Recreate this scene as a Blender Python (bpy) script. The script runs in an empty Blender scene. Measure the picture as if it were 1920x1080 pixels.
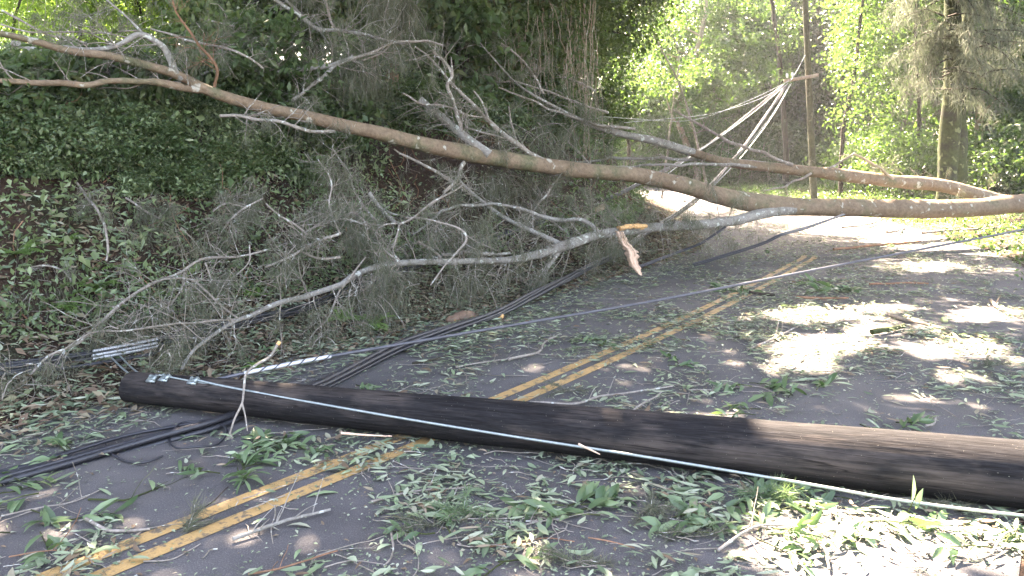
import bpy, math, random
import numpy as np
from mathutils import Vector
sc = bpy.context.scene
COL = sc.collection
rng = np.random.default_rng(7)
random.seed(7)

# ------------------------------------------------------------------ camera, sky, sun, exposure
HC, FPX, YH = 1.75, 1500.0, 290.0          # eye height, focal length and horizon row for a 1920 px wide frame
cam = bpy.data.cameras.new('camera')
cam.sensor_width = 36.0
cam.lens = FPX / 1920 * 36.0
cam.shift_y = -(540 - YH) / 1920
cam.clip_start = 0.05
cam.clip_end = 2000
cam_o = bpy.data.objects.new('camera', cam)
cam_o.location = (0, 0, HC)
cam_o.rotation_euler = (math.radians(90), 0, 0)
COL.objects.link(cam_o)
sc.camera = cam_o

SUN = np.array([-0.16, 0.60, 0.78]); SUN /= np.linalg.norm(SUN)
world = bpy.data.worlds.new('World'); sc.world = world
world.use_nodes = True
wn = world.node_tree
for n in list(wn.nodes): wn.nodes.remove(n)
sky = wn.nodes.new('ShaderNodeTexSky'); sky.sky_type = 'NISHITA'; sky.sun_disc = False
sky.sun_elevation = math.asin(SUN[2]); sky.sun_rotation = math.atan2(SUN[0], SUN[1])
sky.air_density = 1.0; sky.dust_density = 3.0; sky.ozone_density = 1.0
bg = wn.nodes.new('ShaderNodeBackground'); bg.inputs[1].default_value = 0.115
wo = wn.nodes.new('ShaderNodeOutputWorld')
wn.links.new(sky.outputs[0], bg.inputs[0]); wn.links.new(bg.outputs[0], wo.inputs[0])

sun = bpy.data.lights.new('sun', 'SUN'); sun.energy = 5.0; sun.angle = math.radians(0.5); sun.color = (1.0, 0.95, 0.87)
sun_o = bpy.data.objects.new('sun', sun); COL.objects.link(sun_o)
sun_o.rotation_euler = Vector((-SUN[0], -SUN[1], -SUN[2])).to_track_quat('-Z', 'Y').to_euler()
sun_o.location = (0, 0, 40)

vs = sc.view_settings
sc.display_settings.display_device = 'sRGB'
vs.view_transform = 'Standard'; vs.look = 'None'; vs.gamma = 1.0; vs.use_curve_mapping = False
vs.exposure = 4.35
vs.use_white_balance = True
vs.white_balance_temperature = 8050
vs.white_balance_tint = 18
cy = sc.cycles
cy.max_bounces = 7; cy.diffuse_bounces = 4; cy.glossy_bounces = 2; cy.transmission_bounces = 5; cy.transparent_max_bounces = 4
cy.use_denoising = True
cy.sample_clamp_indirect = 8
cy.caustics_reflective = False; cy.caustics_refractive = False

# ------------------------------------------------------------------ small maths
def W(x, y, D):                                   # a point seen at pixel (x, y) of the 1920 frame, D metres ahead
    return np.array([(x - 960) / FPX * D, D, HC + (YH - y) / FPX * D])

def norm(v):
    return v / np.maximum(np.linalg.norm(v, axis=-1, keepdims=True), 1e-9)

_tab = np.random.default_rng(3).random((64, 64))
def vnoise(x, y):
    xi = np.floor(x).astype(int); yi = np.floor(y).astype(int)
    fx = x - xi; fy = y - yi
    fx = fx * fx * (3 - 2 * fx); fy = fy * fy * (3 - 2 * fy)
    a = _tab[xi % 64, yi % 64]; b = _tab[(xi + 1) % 64, yi % 64]
    c = _tab[xi % 64, (yi + 1) % 64]; d = _tab[(xi + 1) % 64, (yi + 1) % 64]
    return (a * (1 - fx) + b * fx) * (1 - fy) + (c * (1 - fx) + d * fx) * fy
def fbm(x, y, o=3):
    s = 0; a = 0.5
    for k in range(o):
        s = s + a * vnoise(x * 2 ** k + 11.3 * k, y * 2 ** k + 5.7 * k); a *= 0.5
    return s / (1 - 0.5 ** o)

def catmull(P, step):
    P = np.asarray(P, float)
    if len(P) < 3:
        n = max(2, int(np.linalg.norm(P[-1] - P[0]) / step) + 1)
        t = np.linspace(0, 1, n)[:, None]
        return P[0] * (1 - t) + P[-1] * t
    Q = np.vstack([2 * P[0] - P[1], P, 2 * P[-1] - P[-2]])
    out = []
    for i in range(1, len(Q) - 2):
        p0, p1, p2, p3 = Q[i - 1:i + 3]
        n = max(1, int(round(np.linalg.norm(p2[:3] - p1[:3]) / step)))
        for t in np.arange(n) / n:
            out.append(0.5 * (2 * p1 + (p2 - p0) * t + (2 * p0 - 5 * p1 + 4 * p2 - p3) * t * t + (3 * p1 - p0 - 3 * p2 + p3) * t ** 3))
    out.append(Q[-2])
    return np.array(out)

# ------------------------------------------------------------------ terrain
CL = catmull([(-18, -18), (-9, -6.4), (-4.3, 0), (-1.76, 3.4), (-0.0, 5.75), (2.02, 8.7), (4.45, 12.6), (5.3, 14.3), (6.3, 18.5), (7.05, 23),
              (7.55, 28), (7.5, 33), (6, 38.5), (2, 44), (-6, 48), (-20, 50)], 0.35)
TAN = norm(np.gradient(CL, axis=0))
LHALF, RHALF = 2.35, 3.1
def road_d(x, y):                                  # signed distance, positive to the left of the centre line
    x = np.asarray(x, float); y = np.asarray(y, float); sh = x.shape
    x = x.ravel(); y = y.ravel(); out = np.empty(len(x))
    for a in range(0, len(x), 20000):
        dx = x[a:a + 20000, None] - CL[None, :, 0]; dy = y[a:a + 20000, None] - CL[None, :, 1]
        i = np.argmin(dx * dx + dy * dy, 1); r = np.arange(len(i))
        c = TAN[i, 0] * dy[r, i] - TAN[i, 1] * dx[r, i]
        out[a:a + 20000] = np.sign(c) * np.sqrt(dx[r, i] ** 2 + dy[r, i] ** 2)
    return out.reshape(sh)
def terrain(x, y):
    x = np.asarray(x, float); y = np.asarray(y, float)
    d = road_d(x, y)
    s = d - LHALF
    h = np.interp(s, [-0.3, 0, 0.8, 1.3, 1.9, 2.5, 3.2, 5, 9, 20, 60], [0, 0.01, 0.22, 0.45, 1.35, 2.0, 2.3, 2.6, 2.8, 3.0, 3.2])
    grow = np.clip((y - 8) / 14, 0, 1) * 0.45 + 1
    sr = -d - RHALF
    hr = np.interp(sr, [0, 0.6, 3, 12, 60], [0, 0.03, 0.14, 0.5, 3.0])
    z = np.where(s > -0.3, h * grow, np.where(sr > 0, hr, 0))
    am = np.where(s > -0.3, np.interp(s, [0, 1, 2, 4], [0, 0.08, 0.45, 0.55]), np.where(sr > 0, np.interp(sr, [0, 2], [0, 0.12]), 0))
    z = z + am * (fbm(x * 0.9 + 20, y * 0.9 + 20, 4) - 0.5) * 1.1
    return z
def ground_hit(px, py, lift=0.0):                  # where the line of sight meets the ground
    D = np.concatenate([np.arange(2.5, 20, 0.02), np.arange(20, 80, 0.1)])
    X = (px - 960) / FPX * D; Z = HC + (YH - py) / FPX * D
    i = np.nonzero(Z - terrain(X, D) < lift)[0]
    k = i[0] if len(i) else -1
    return np.array([X[k], D[k], Z[k]])

# ------------------------------------------------------------------ mesh helpers
class MB:
    def __init__(s): s.V = []; s.F = []; s.R = []; s.n = 0
    def add(s, V, F, r=0.5):
        V = np.asarray(V, float); F = np.asarray(F, int)
        s.V.append(V); s.F.append((F + s.n)); s.n += len(V)
        s.R.append(np.full(len(V), r) if np.isscalar(r) else np.asarray(r, float))
        return s
    def verts(s): return np.vstack(s.V) if s.V else np.zeros((0, 3))
    def mesh(s, name, origin=(0, 0, 0)):
        V = s.verts() - np.asarray(origin, float)
        me = bpy.data.meshes.new(name)
        li = np.concatenate([f.ravel() for f in s.F]); ct = np.concatenate([np.full(len(f), f.shape[1]) for f in s.F])
        st = np.concatenate([[0], np.cumsum(ct)[:-1]])
        me.vertices.add(len(V)); me.vertices.foreach_set('co', V.ravel())
        me.loops.add(len(li)); me.loops.foreach_set('vertex_index', li.astype(np.int32))
        me.polygons.add(len(ct)); me.polygons.foreach_set('loop_start', st.astype(np.int32))
        me.polygons.foreach_set('use_smooth', np.ones(len(ct), bool))
        at = me.attributes.new('rnd', 'FLOAT', 'POINT'); at.data.foreach_set('value', np.concatenate(s.R))
        me.update(calc_edges=True); me.validate()
        return me

def origin_of(o):
    L = np.zeros(3)
    while o is not None: L += np.array(o.location); o = o.parent
    return L
def obj(name, mb, mat, parent=None, loc=None):
    L = origin_of(parent) if parent else (np.zeros(3) if loc is None else np.asarray(loc, float))
    me = mb.mesh(name, L)
    me.materials.append(mat)
    o = bpy.data.objects.new(name, me); COL.objects.link(o)
    if parent: o.parent = parent
    else: o.location = L
    return o
def tag(o, label=None, cat=None, group=None, kind=None):
    if label: o['label'] = label
    if cat: o['category'] = cat
    if group: o['group'] = group
    if kind: o['kind'] = kind
    return o
def thing(name, label, cat, loc, group=None):
    o = bpy.data.objects.new(name, None); COL.objects.link(o); o.location = tuple(float(v) for v in loc); o.empty_display_size = 0.2
    return tag(o, label, cat, group)
def dup(root, loc, rz=0, scale=1, label=None, group=None):
    r = root.copy(); COL.objects.link(r); r.location = loc; r.rotation_euler = (0, 0, rz); r.scale = (scale,) * 3 if np.isscalar(scale) else scale
    if label: r['label'] = label
    if group: r['group'] = group
    for ch in list(root.children):
        c = ch.copy(); COL.objects.link(c); c.parent = r
        for g in ch.children:
            d = g.copy(); COL.objects.link(d); d.parent = c
    return r

def tube(mb, P, R, sides=8, bump=0.0, r=0.5, cap=True):
    P = np.asarray(P, float); n = len(P); R = np.broadcast_to(np.asarray(R, float), (n,))
    T = norm(np.gradient(P, axis=0))
    u = np.zeros((n, 3)); a = np.array([0, 0, 1.0]) if abs(T[0, 2]) < 0.9 else np.array([1.0, 0, 0])
    u[0] = norm(a - T[0] * np.dot(a, T[0]))
    for i in range(1, n):
        w = u[i - 1] - T[i] * np.dot(u[i - 1], T[i]); u[i] = norm(w)
    v = np.cross(T, u)
    th = np.arange(sides) * 2 * np.pi / sides
    rr = R[:, None] * np.ones((1, sides))
    if bump:
        L = np.cumsum(np.r_[0, np.linalg.norm(np.diff(P, axis=0), axis=1)])
        ph = random.random() * 50
        f = fbm(L[:, None] / (R.mean() * 3 + 1e-4) + ph + 0 * th[None], 1.3 * np.cos(th)[None] + ph + 2 + 0 * L[:, None], 3) + \
            fbm(L[:, None] / (R.mean() * 3 + 1e-4) + ph + 0 * th[None], 1.3 * np.sin(th)[None] + ph + 9 + 0 * L[:, None], 3) - 1
        rr = rr * (1 + bump * 2 * f)
    V = P[:, None] + rr[..., None] * (np.cos(th)[None, :, None] * u[:, None] + np.sin(th)[None, :, None] * v[:, None])
    V = V.reshape(-1, 3)
    i = np.arange(n - 1)[:, None] * sides; j = np.arange(sides)[None]; k = (j + 1) % sides
    F = np.stack([i + j, i + k, i + sides + k, i + sides + j], -1).reshape(-1, 4)
    mb.add(V, F, r)
    if cap:
        for e, c in ((0, P[0]), (n - 1, P[-1])):
            b = mb.n; ring = V[e * sides:(e + 1) * sides]
            jj = np.arange(sides)
            mb.add(np.vstack([ring, c[None]]), np.stack([jj if e else (jj + 1) % sides, (jj + 1) % sides if e else jj, np.full(sides, sides)], -1), r)

def sweep(mb, pts, w0, w1, step=0.08, sides=8, bump=0.12, wob=0.0):      # pts are 3-D; w0, w1 radii
    if not np.isscalar(w0) and w1 is None:              # one radius per traced point
        P = catmull(np.c_[np.asarray(pts), np.asarray(w0)], step); R0 = np.maximum(P[:, 3], min(w0) * .8); P = P[:, :3]
    else: P = catmull(pts, step); R0 = None
    n = len(P)
    R = R0 if R0 is not None else np.interp(np.linspace(0, 1, n), [0, 1], [w0, w1]) if np.isscalar(w0) else np.interp(np.linspace(0, 1, n), np.linspace(0, 1, len(w0)), w0)
    if wob:
        t = np.arange(n)[:, None] * step
        ph = rng.random(3) * 30
        P = P + wob * (np.stack([vnoise(t[:, 0] * 4 + ph[k], ph[k] + 0 * t[:, 0]) for k in range(3)], -1) - 0.5)
    tube(mb, P, R, sides, bump)
    return P, R

def perp(d):
    a = rng.normal(size=d.shape); a -= d * np.sum(a * d, -1, keepdims=True)
    return norm(a)

def leaves(mb, C, D, N, L, Wd, fold=0.25, r=None):       # folded four-cornered leaves
    n = len(C); D = norm(D); S = norm(np.cross(D, N)); U = np.cross(S, D)
    L = np.broadcast_to(L, (n,))[:, None]; Wd = np.broadcast_to(Wd, (n,))[:, None]
    a = C - D * L / 2; b = C + D * L / 2 - U * L * 0.12
    m = C - D * L * 0.08
    s1 = m + S * Wd / 2 + U * Wd * fold; s2 = m - S * Wd / 2 + U * Wd * fold
    V = np.stack([a, s1, b, s2], 1).reshape(-1, 3)
    i = np.arange(n)[:, None] * 4
    F = np.concatenate([i + [0, 1, 2], i + [0, 2, 3]])
    if r is None: r = rng.random(n)
    mb.add(V, F, np.repeat(r, 4))

def leaves_fine(mb, C, D, N, L, Wd, fold=0.15, curl=0.1, r=None):  # blade with a midrib, nine corners
    n = len(C); D = norm(D); S = norm(np.cross(D, N)); U = np.cross(S, D)
    L = np.broadcast_to(L, (n,)); Wd = np.broadcast_to(Wd, (n,)); curl = np.broadcast_to(curl, (n,))
    ts = [0, 0.22, 0.5, 0.78, 1.0]; ws = [0.0, 0.72, 1.0, 0.62, 0.0]
    V = []
    bend = rng.normal(size=n) * 0.08
    for t, w in zip(ts, ws):
        c = C + D * ((t - 0.5) * L)[:, None] - U * (curl * L * (2 * t - 1) ** 2)[:, None] + S * (bend * L * (2 * t - 1) ** 2)[:, None]
        if w == 0: V.append(c)
        else:
            V.append(c); V.append(c + S * (Wd * w / 2)[:, None] + U * (Wd * w * fold)[:, None]); V.append(c - S * (Wd * w / 2)[:, None] + U * (Wd * w * fold)[:, None])
    V = np.stack(V, 1)                                  # n x 11
    k = V.shape[1]; i = np.arange(n)[:, None] * k
    T = np.concatenate([i + [0, 1, 2][::1], i * 1 + [0, 3, 1]]) if False else None
    F3 = np.concatenate([i + [0, 2, 1], i + [0, 1, 3], i + [7, 8, 10], i + [7, 10, 9]])
    F4 = np.concatenate([i + [1, 2, 5, 4], i + [1, 4, 6, 3], i + [4, 5, 8, 7], i + [4, 7, 9, 6]])
    if r is None: r = rng.random(n)
    base = mb.n
    mb.add(V.reshape(-1, 3), F3, np.repeat(r, k))
    mb.F.append(F4 + base)

def needles(mb, C, n_per, L, w, down=0.6, spread=1.0, axis=None, jit=0.03, r=None):
    n = len(C)
    P = np.repeat(C, n_per, 0) + rng.normal(size=(n * n_per, 3)) * jit
    d = rng.normal(size=P.shape) * spread
    if axis is not None: d += np.repeat(axis, n_per, 0)
    d[:, 2] -= down * (1 + rng.random(len(d)))
    d = norm(d); s = perp(d)
    l = (L * (0.5 + rng.random(len(P))))[:, None]
    mid = P + d * l * 0.5; tip = P + d * l; tip[:, 2] -= l[:, 0] * 0.12 * down
    V = np.stack([P - s * w, P + s * w, mid + s * w * 0.8, tip, mid - s * w * 0.8], 1).reshape(-1, 3)
    i = np.arange(len(P))[:, None] * 5
    rr = np.repeat(rng.random(n) if r is None else np.full(n, r), n_per) * 0.6 + rng.random(len(P)) * 0.4
    b = mb.n
    mb.add(V, i + [0, 1, 2, 4], np.repeat(rr, 5))
    mb.F.append(i + b + [4, 2, 3])

# ------------------------------------------------------------------ materials
def nodes(name):
    m = bpy.data.materials.new(name); m.use_nodes = True
    t = m.node_tree
    for n in list(t.nodes): t.nodes.remove(n)
    o = t.nodes.new('ShaderNodeOutputMaterial')
    return m, t, o
def nd(t, kind, **kw):
    n = t.nodes.new(kind)
    for k, v in kw.items():
        if k.startswith('i_'): n.inputs[k[2:].replace('_', ' ')].default_value = v
        elif k.startswith('n_'): n.inputs[int(k[2:])].default_value = v
        else: setattr(n, k, v)
    return n
def ramp(t, src, stops, mode='LINEAR'):
    r = t.nodes.new('ShaderNodeValToRGB'); r.color_ramp.interpolation = mode
    e = r.color_ramp.elements
    while len(e) < len(stops): e.new(0.5)
    for el, (p, c) in zip(e, stops):
        el.position = p; el.color = (*c, 1) if len(c) == 3 else c
    if src is not None: t.links.new(src, r.inputs[0])
    return r
def g(v): return (v, v, v)
def mixc(t, fac, a, b):
    m = t.nodes.new('ShaderNodeMix'); m.data_type = 'RGBA'
    if isinstance(fac, float): m.inputs[0].default_value = fac
    else: t.links.new(fac, m.inputs[0])
    for s, i in ((a, 6), (b, 7)):
        if isinstance(s, tuple): m.inputs[i].default_value = (*s, 1)
        else: t.links.new(s, m.inputs[i])
    return m.outputs[2]
def noise(t, vec, scale, detail=4, rough=0.6, stretch=None):
    if stretch:
        mp = nd(t, 'ShaderNodeMapping'); mp.inputs['Scale'].default_value = stretch; t.links.new(vec, mp.inputs[0]); vec = mp.outputs[0]
    n = nd(t, 'ShaderNodeTexNoise'); n.inputs['Scale'].default_value = scale; n.inputs['Detail'].default_value = detail; n.inputs['Roughness'].default_value = rough
    t.links.new(vec, n.inputs['Vector'])
    return n.outputs[0]

def leaf_mat(name, stops, trans, tr_amt=0.45, rough=0.45, spec=0.35):
    m, t, o = nodes(name)
    a = nd(t, 'ShaderNodeAttribute', attribute_name='rnd')
    oi = nd(t, 'ShaderNodeObjectInfo')
    ad = nd(t, 'ShaderNodeMath', operation='MULTIPLY_ADD', n_1=0.25, n_2=0.0)
    t.links.new(oi.outputs['Random'], ad.inputs[0])
    ad2 = nd(t, 'ShaderNodeMath', operation='ADD'); t.links.new(ad.outputs[0], ad2.inputs[0]); t.links.new(a.outputs['Fac'], ad2.inputs[1])
    fr = nd(t, 'ShaderNodeMath', operation='FRACT'); t.links.new(ad2.outputs[0], fr.inputs[0])
    r = ramp(t, fr.outputs[0], stops)
    p = nd(t, 'ShaderNodeBsdfPrincipled'); p.inputs['Roughness'].default_value = rough; p.inputs['Specular IOR Level'].default_value = spec
    t.links.new(r.outputs[0], p.inputs['Base Color'])
    tr = nd(t, 'ShaderNodeBsdfTranslucent')
    mc = mixc(t, 0.5, r.outputs[0], trans); t.links.new(mc, tr.inputs[0])
    mx = nd(t, 'ShaderNodeMixShader'); mx.inputs[0].default_value = tr_amt
    t.links.new(p.outputs[0], mx.inputs[1]); t.links.new(tr.outputs[0], mx.inputs[2]); t.links.new(mx.outputs[0], o.inputs[0])
    return m

def bark_mat(name, c1, c2, c3, lichen, lich_amt=0.6, scale=9.0, bump=0.5, rough=0.85):
    m, t, o = nodes(name)
    tc = nd(t, 'ShaderNodeTexCoord'); v = tc.outputs['Object']
    n1 = noise(t, v, scale * 0.25, 5); n2 = noise(t, v, scale * 2.5, 6, 0.7); n3 = noise(t, v, scale * 1.0, 3, 0.5)
    r1 = ramp(t, n1, [(0.35, c1), (0.5, c2), (0.65, c3)])
    r2 = ramp(t, n2, [(0.3, g(0.55)), (0.7, g(1.25))])
    mu = nd(t, 'ShaderNodeMix', data_type='RGBA', blend_type='MULTIPLY'); mu.inputs[0].default_value = 0.9
    t.links.new(r1.outputs[0], mu.inputs[6]); t.links.new(r2.outputs[0], mu.inputs[7])
    lr = ramp(t, n3, [(lich_amt, g(0)), (lich_amt + 0.05, g(1))])
    c = mixc(t, lr.outputs[0], mu.outputs[2], lichen)
    p = nd(t, 'ShaderNodeBsdfPrincipled'); p.inputs['Roughness'].default_value = rough; p.inputs['Specular IOR Level'].default_value = 0.2
    t.links.new(c, p.inputs['Base Color'])
    b = nd(t, 'ShaderNodeBump'); b.inputs['Strength'].default_value = bump; b.inputs['Distance'].default_value = 0.02
    t.links.new(n2, b.inputs['Height']); t.links.new(b.outputs[0], p.inputs['Normal'])
    t.links.new(p.outputs[0], o.inputs[0])
    return m

def plain(name, col, rough=0.5, metal=0.0, var=0.25, scale=20.0):
    m, t, o = nodes(name)
    tc = nd(t, 'ShaderNodeTexCoord')
    n1 = noise(t, tc.outputs['Object'], scale, 5)
    r = ramp(t, n1, [(0.3, tuple(x * (1 - var) for x in col)), (0.7, tuple(x * (1 + var) for x in col))])
    p = nd(t, 'ShaderNodeBsdfPrincipled'); p.inputs['Roughness'].default_value = rough; p.inputs['Metallic'].default_value = metal
    t.links.new(r.outputs[0], p.inputs['Base Color']); t.links.new(p.outputs[0], o.inputs[0])
    return m

M = {}
M['forest'] = leaf_mat('forest_leaf', [(0, (.014, .026, .010)), (.5, (.028, .046, .018)), (1, (.085, .12, .045))], (.13, .27, .035), .38, .35, .6)
M['forest_light'] = leaf_mat('light_forest_leaf', [(0, (.016, .032, .012)), (.5, (.035, .062, .023)), (1, (.10, .15, .055))], (.19, .38, .045), .45, .35, .6)
M['airy'] = leaf_mat('airy_leaf', [(0, (.04, .09, .02)), (.5, (.08, .16, .03)), (1, (.15, .23, .05))], (.30, .52, .05), .6, .4, .5)
M['bank'] = leaf_mat('bank_leaf', [(0, (.045, .075, .036)), (.5, (.11, .165, .07)), (.9, (.22, .28, .13)), (1, (.30, .32, .18))], (.12, .22, .03), .35, .35, .5)
M['vine'] = leaf_mat('vine_leaf', [(0, (.035, .06, .025)), (.6, (.07, .115, .045)), (.9, (.13, .16, .07)), (1, (.14, .13, .06))], (.16, .26, .04), .4)
M['needle'] = leaf_mat('needle', [(0, (.06, .065, .042)), (.6, (.11, .115, .078)), (1, (.19, .18, .13))], (.14, .2, .08), .3, .7, .15)
M['needle_light'] = leaf_mat('needle_light', [(0, (.06, .075, .05)), (.6, (.11, .125, .09)), (1, (.20, .21, .16))], (.16, .19, .12), .3, .7, .15)
M['litter'] = leaf_mat('litter', [(0, (.10, .14, .08)), (.3, (.18, .23, .14)), (.5, (.27, .32, .20)), (.68, (.38, .41, .30)), (.78, (.20, .14, .09)), (.9, (.14, .09, .06)), (1, (.34, .27, .19))], (.2, .3, .08), .2, .55, .3)
M['fresh'] = leaf_mat('fresh_leaf', [(0, (.15, .21, .11)), (.5, (.25, .33, .18)), (1, (.37, .44, .29))], (.25, .45, .08), .25, .4, .4)
M['sprig'] = leaf_mat('sprig_leaf', [(0, (.05, .09, .04)), (.5, (.10, .155, .075)), (1, (.18, .25, .13))], (.2, .35, .05), .3, .35, .45)
M['fern'] = leaf_mat('fern_leaf', [(0, (.09, .17, .04)), (1, (.17, .28, .07))], (.2, .36, .05), .35, .5)
M['dry'] = leaf_mat('dry_leaf', [(0, (.11, .075, .05)), (.4, (.17, .115, .08)), (.7, (.27, .22, .15)), (1, (.15, .18, .09))], (.2, .14, .06), .15, .7, .15)
M['trunk'] = bark_mat('smooth_bark', (.18, .125, .082), (.215, .155, .103), (.12, .118, .065), (.36, .34, .28), .635, 8, .7, .75)
M['grey'] = bark_mat('grey_bark', (.20, .18, .155), (.27, .25, .22), (.16, .15, .12), (.42, .43, .38), .60, 14, .5)
M['twig'] = bark_mat('twig_bark', (.22, .185, .15), (.29, .25, .21), (.17, .15, .115), (.44, .44, .39), .60, 20, .3)
M['dark'] = bark_mat('dark_bark', (.03, .023, .018), (.055, .043, .033), (.04, .042, .024), (.09, .10, .07), .66, 5, .6)
M['moss'] = bark_mat('mossy_bark', (.022, .026, .014), (.05, .062, .018), (.025, .022, .018), (.12, .14, .06), .6, 5, .7)
M['postgrey'] = bark_mat('weathered_post', (.06, .065, .035), (.085, .085, .05), (.055, .05, .035), (.12, .12, .08), .6, 5, .4)
M['pale'] = bark_mat('pale_bark', (.26, .20, .15), (.34, .27, .2), (.2, .18, .13), (.4, .38, .32), .6, 6, .4)
M['redbark'] = bark_mat('red_bark', (.20, .10, .06), (.28, .15, .09), (.16, .10, .06), (.34, .28, .22), .7, 8, .5)
M['torn'] = plain('torn_wood', (.62, .42, .30), .7, 0, .2, 40)
M['splint'] = plain('splintered_wood', (.60, .34, .14), .7, 0, .25, 30)
M['cable'] = plain('black_cable', (.022, .022, .026), .42, 0, .3)
M['cable_grey'] = plain('grey_cable', (.07, .07, .08), .35, .0, .3)
M['steel'] = plain('galvanised_steel', (.27, .31, .305), .45, .6, .2, 60)
M['silver'] = plain('aluminium_sleeve', (.55, .56, .58), .4, .5, .15, 60)
M['rock'] = bark_mat('rock', (.16, .10, .075), (.24, .15, .10), (.12, .09, .07), (.35, .2, .08), .62, 8, .8)
M['fruit'] = plain('fruit', (.55, .55, .22), .45, 0, .15)
M['timber'] = plain('timber', (.30, .22, .13), .75, 0, .3, 15)

def pole_mat():
    m, t, o = nodes('creosoted_wood')
    tc = nd(t, 'ShaderNodeTexCoord'); v = tc.outputs['Object']
    vr = nd(t, 'ShaderNodeMapping'); vr.inputs['Rotation'].default_value = (0, 0, math.atan2(1.6, 5.2)); t.links.new(v, vr.inputs[0]); v = vr.outputs[0]
    grain = noise(t, v, 60, 6, .7, (0.04, 1, 1)); fine = noise(t, v, 160, 4, .6, (0.06, 1, 1)); big = noise(t, v, 3.0, 5, .65, (0.35, 1.4, 1.4))
    base = ramp(t, grain, [(0.3, (.009, .0085, .0085)), (0.5, (.015, .014, .0145)), (0.72, (.024, .022, .022))])
    f2 = ramp(t, fine, [(0.38, g(.55)), (0.6, g(1.2))])
    mu = nd(t, 'ShaderNodeMix', data_type='RGBA', blend_type='MULTIPLY'); mu.inputs[0].default_value = 1
    t.links.new(base.outputs[0], mu.inputs[6]); t.links.new(f2.outputs[0], mu.inputs[7])
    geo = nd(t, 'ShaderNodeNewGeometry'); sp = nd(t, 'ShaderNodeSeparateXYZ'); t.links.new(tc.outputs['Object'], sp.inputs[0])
    # paler grain-broken patches along the upper side of the pole
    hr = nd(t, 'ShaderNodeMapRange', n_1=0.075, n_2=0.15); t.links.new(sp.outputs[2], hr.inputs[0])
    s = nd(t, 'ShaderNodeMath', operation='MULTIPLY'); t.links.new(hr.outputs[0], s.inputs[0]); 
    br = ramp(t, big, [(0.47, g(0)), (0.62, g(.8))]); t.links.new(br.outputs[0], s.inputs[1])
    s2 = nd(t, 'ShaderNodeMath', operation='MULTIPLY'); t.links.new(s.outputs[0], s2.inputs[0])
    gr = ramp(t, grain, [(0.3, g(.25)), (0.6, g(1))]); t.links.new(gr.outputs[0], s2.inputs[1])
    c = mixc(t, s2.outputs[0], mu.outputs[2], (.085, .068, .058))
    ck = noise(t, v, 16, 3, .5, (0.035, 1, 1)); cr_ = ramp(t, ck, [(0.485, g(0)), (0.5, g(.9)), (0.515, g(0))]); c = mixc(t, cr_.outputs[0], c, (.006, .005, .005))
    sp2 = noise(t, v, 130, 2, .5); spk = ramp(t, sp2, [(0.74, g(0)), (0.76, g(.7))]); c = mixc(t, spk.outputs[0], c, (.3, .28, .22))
    p = nd(t, 'ShaderNodeBsdfPrincipled'); p.inputs['Roughness'].default_value = .8; p.inputs['Specular IOR Level'].default_value = .1
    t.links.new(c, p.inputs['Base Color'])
    b = nd(t, 'ShaderNodeBump'); b.inputs['Strength'].default_value = .6; b.inputs['Distance'].default_value = .008
    t.links.new(grain, b.inputs['Height']); t.links.new(b.outputs[0], p.inputs['Normal']); t.links.new(p.outputs[0], o.inputs[0])
    return m
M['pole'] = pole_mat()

def asphalt():
    m, t, o = nodes('asphalt')
    tc = nd(t, 'ShaderNodeTexCoord'); v = tc.outputs['Object']
    a = noise(t, v, 140, 3, .7); b_ = noise(t, v, 1.2, 5, .6); c_ = noise(t, v, 45, 3, .6)
    r = ramp(t, a, [(0.35, (.055, .051, .051)), (0.55, (.088, .082, .082)), (0.68, (.16, .15, .145))])
    r2 = ramp(t, b_, [(0.35, g(.8)), (0.65, g(1.2))])
    mu = nd(t, 'ShaderNodeMix', data_type='RGBA', blend_type='MULTIPLY'); mu.inputs[0].default_value = 1
    t.links.new(r.outputs[0], mu.inputs[6]); t.links.new(r2.outputs[0], mu.inputs[7])
    d1 = ramp(t, c_, [(0.66, g(0)), (0.70, g(.7))]); c = mixc(t, d1.outputs[0], mu.outputs[2], (.17, .15, .11))
    dust = noise(t, v, .55, 6, .7); dr = ramp(t, dust, [(0.5, g(0)), (0.7, g(.35))]); c = mixc(t, dr.outputs[0], c, (.16, .14, .12))
    p = nd(t, 'ShaderNodeBsdfPrincipled'); p.inputs['Roughness'].default_value = .8; p.inputs['Specular IOR Level'].default_value = .3
    t.links.new(c, p.inputs['Base Color'])
    b = nd(t, 'ShaderNodeBump'); b.inputs['Strength'].default_value = .7; b.inputs['Distance'].default_value = .006
    t.links.new(a, b.inputs['Height']); t.links.new(b.outputs[0], p.inputs['Normal']); t.links.new(p.outputs[0], o.inputs[0])
    return m
M['asphalt'] = asphalt()
def paint():
    m, t, o = nodes('yellow_paint')
    tc = nd(t, 'ShaderNodeTexCoord'); v = tc.outputs['Object']
    a = noise(t, v, 130, 3, .7); b_ = noise(t, v, 9, 6, .75)
    y = ramp(t, a, [(0.3, (.32, .19, .07)), (0.6, (.44, .27, .105))])
    r = ramp(t, b_, [(0.52, g(0)), (0.60, g(.9))])
    c = mixc(t, r.outputs[0], y.outputs[0], (.075, .068, .06))
    p = nd(t, 'ShaderNodeBsdfPrincipled'); p.inputs['Roughness'].default_value = .65
    t.links.new(c, p.inputs['Base Color']); t.links.new(p.outputs[0], o.inputs[0])
    return m
M['paint'] = paint()
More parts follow.
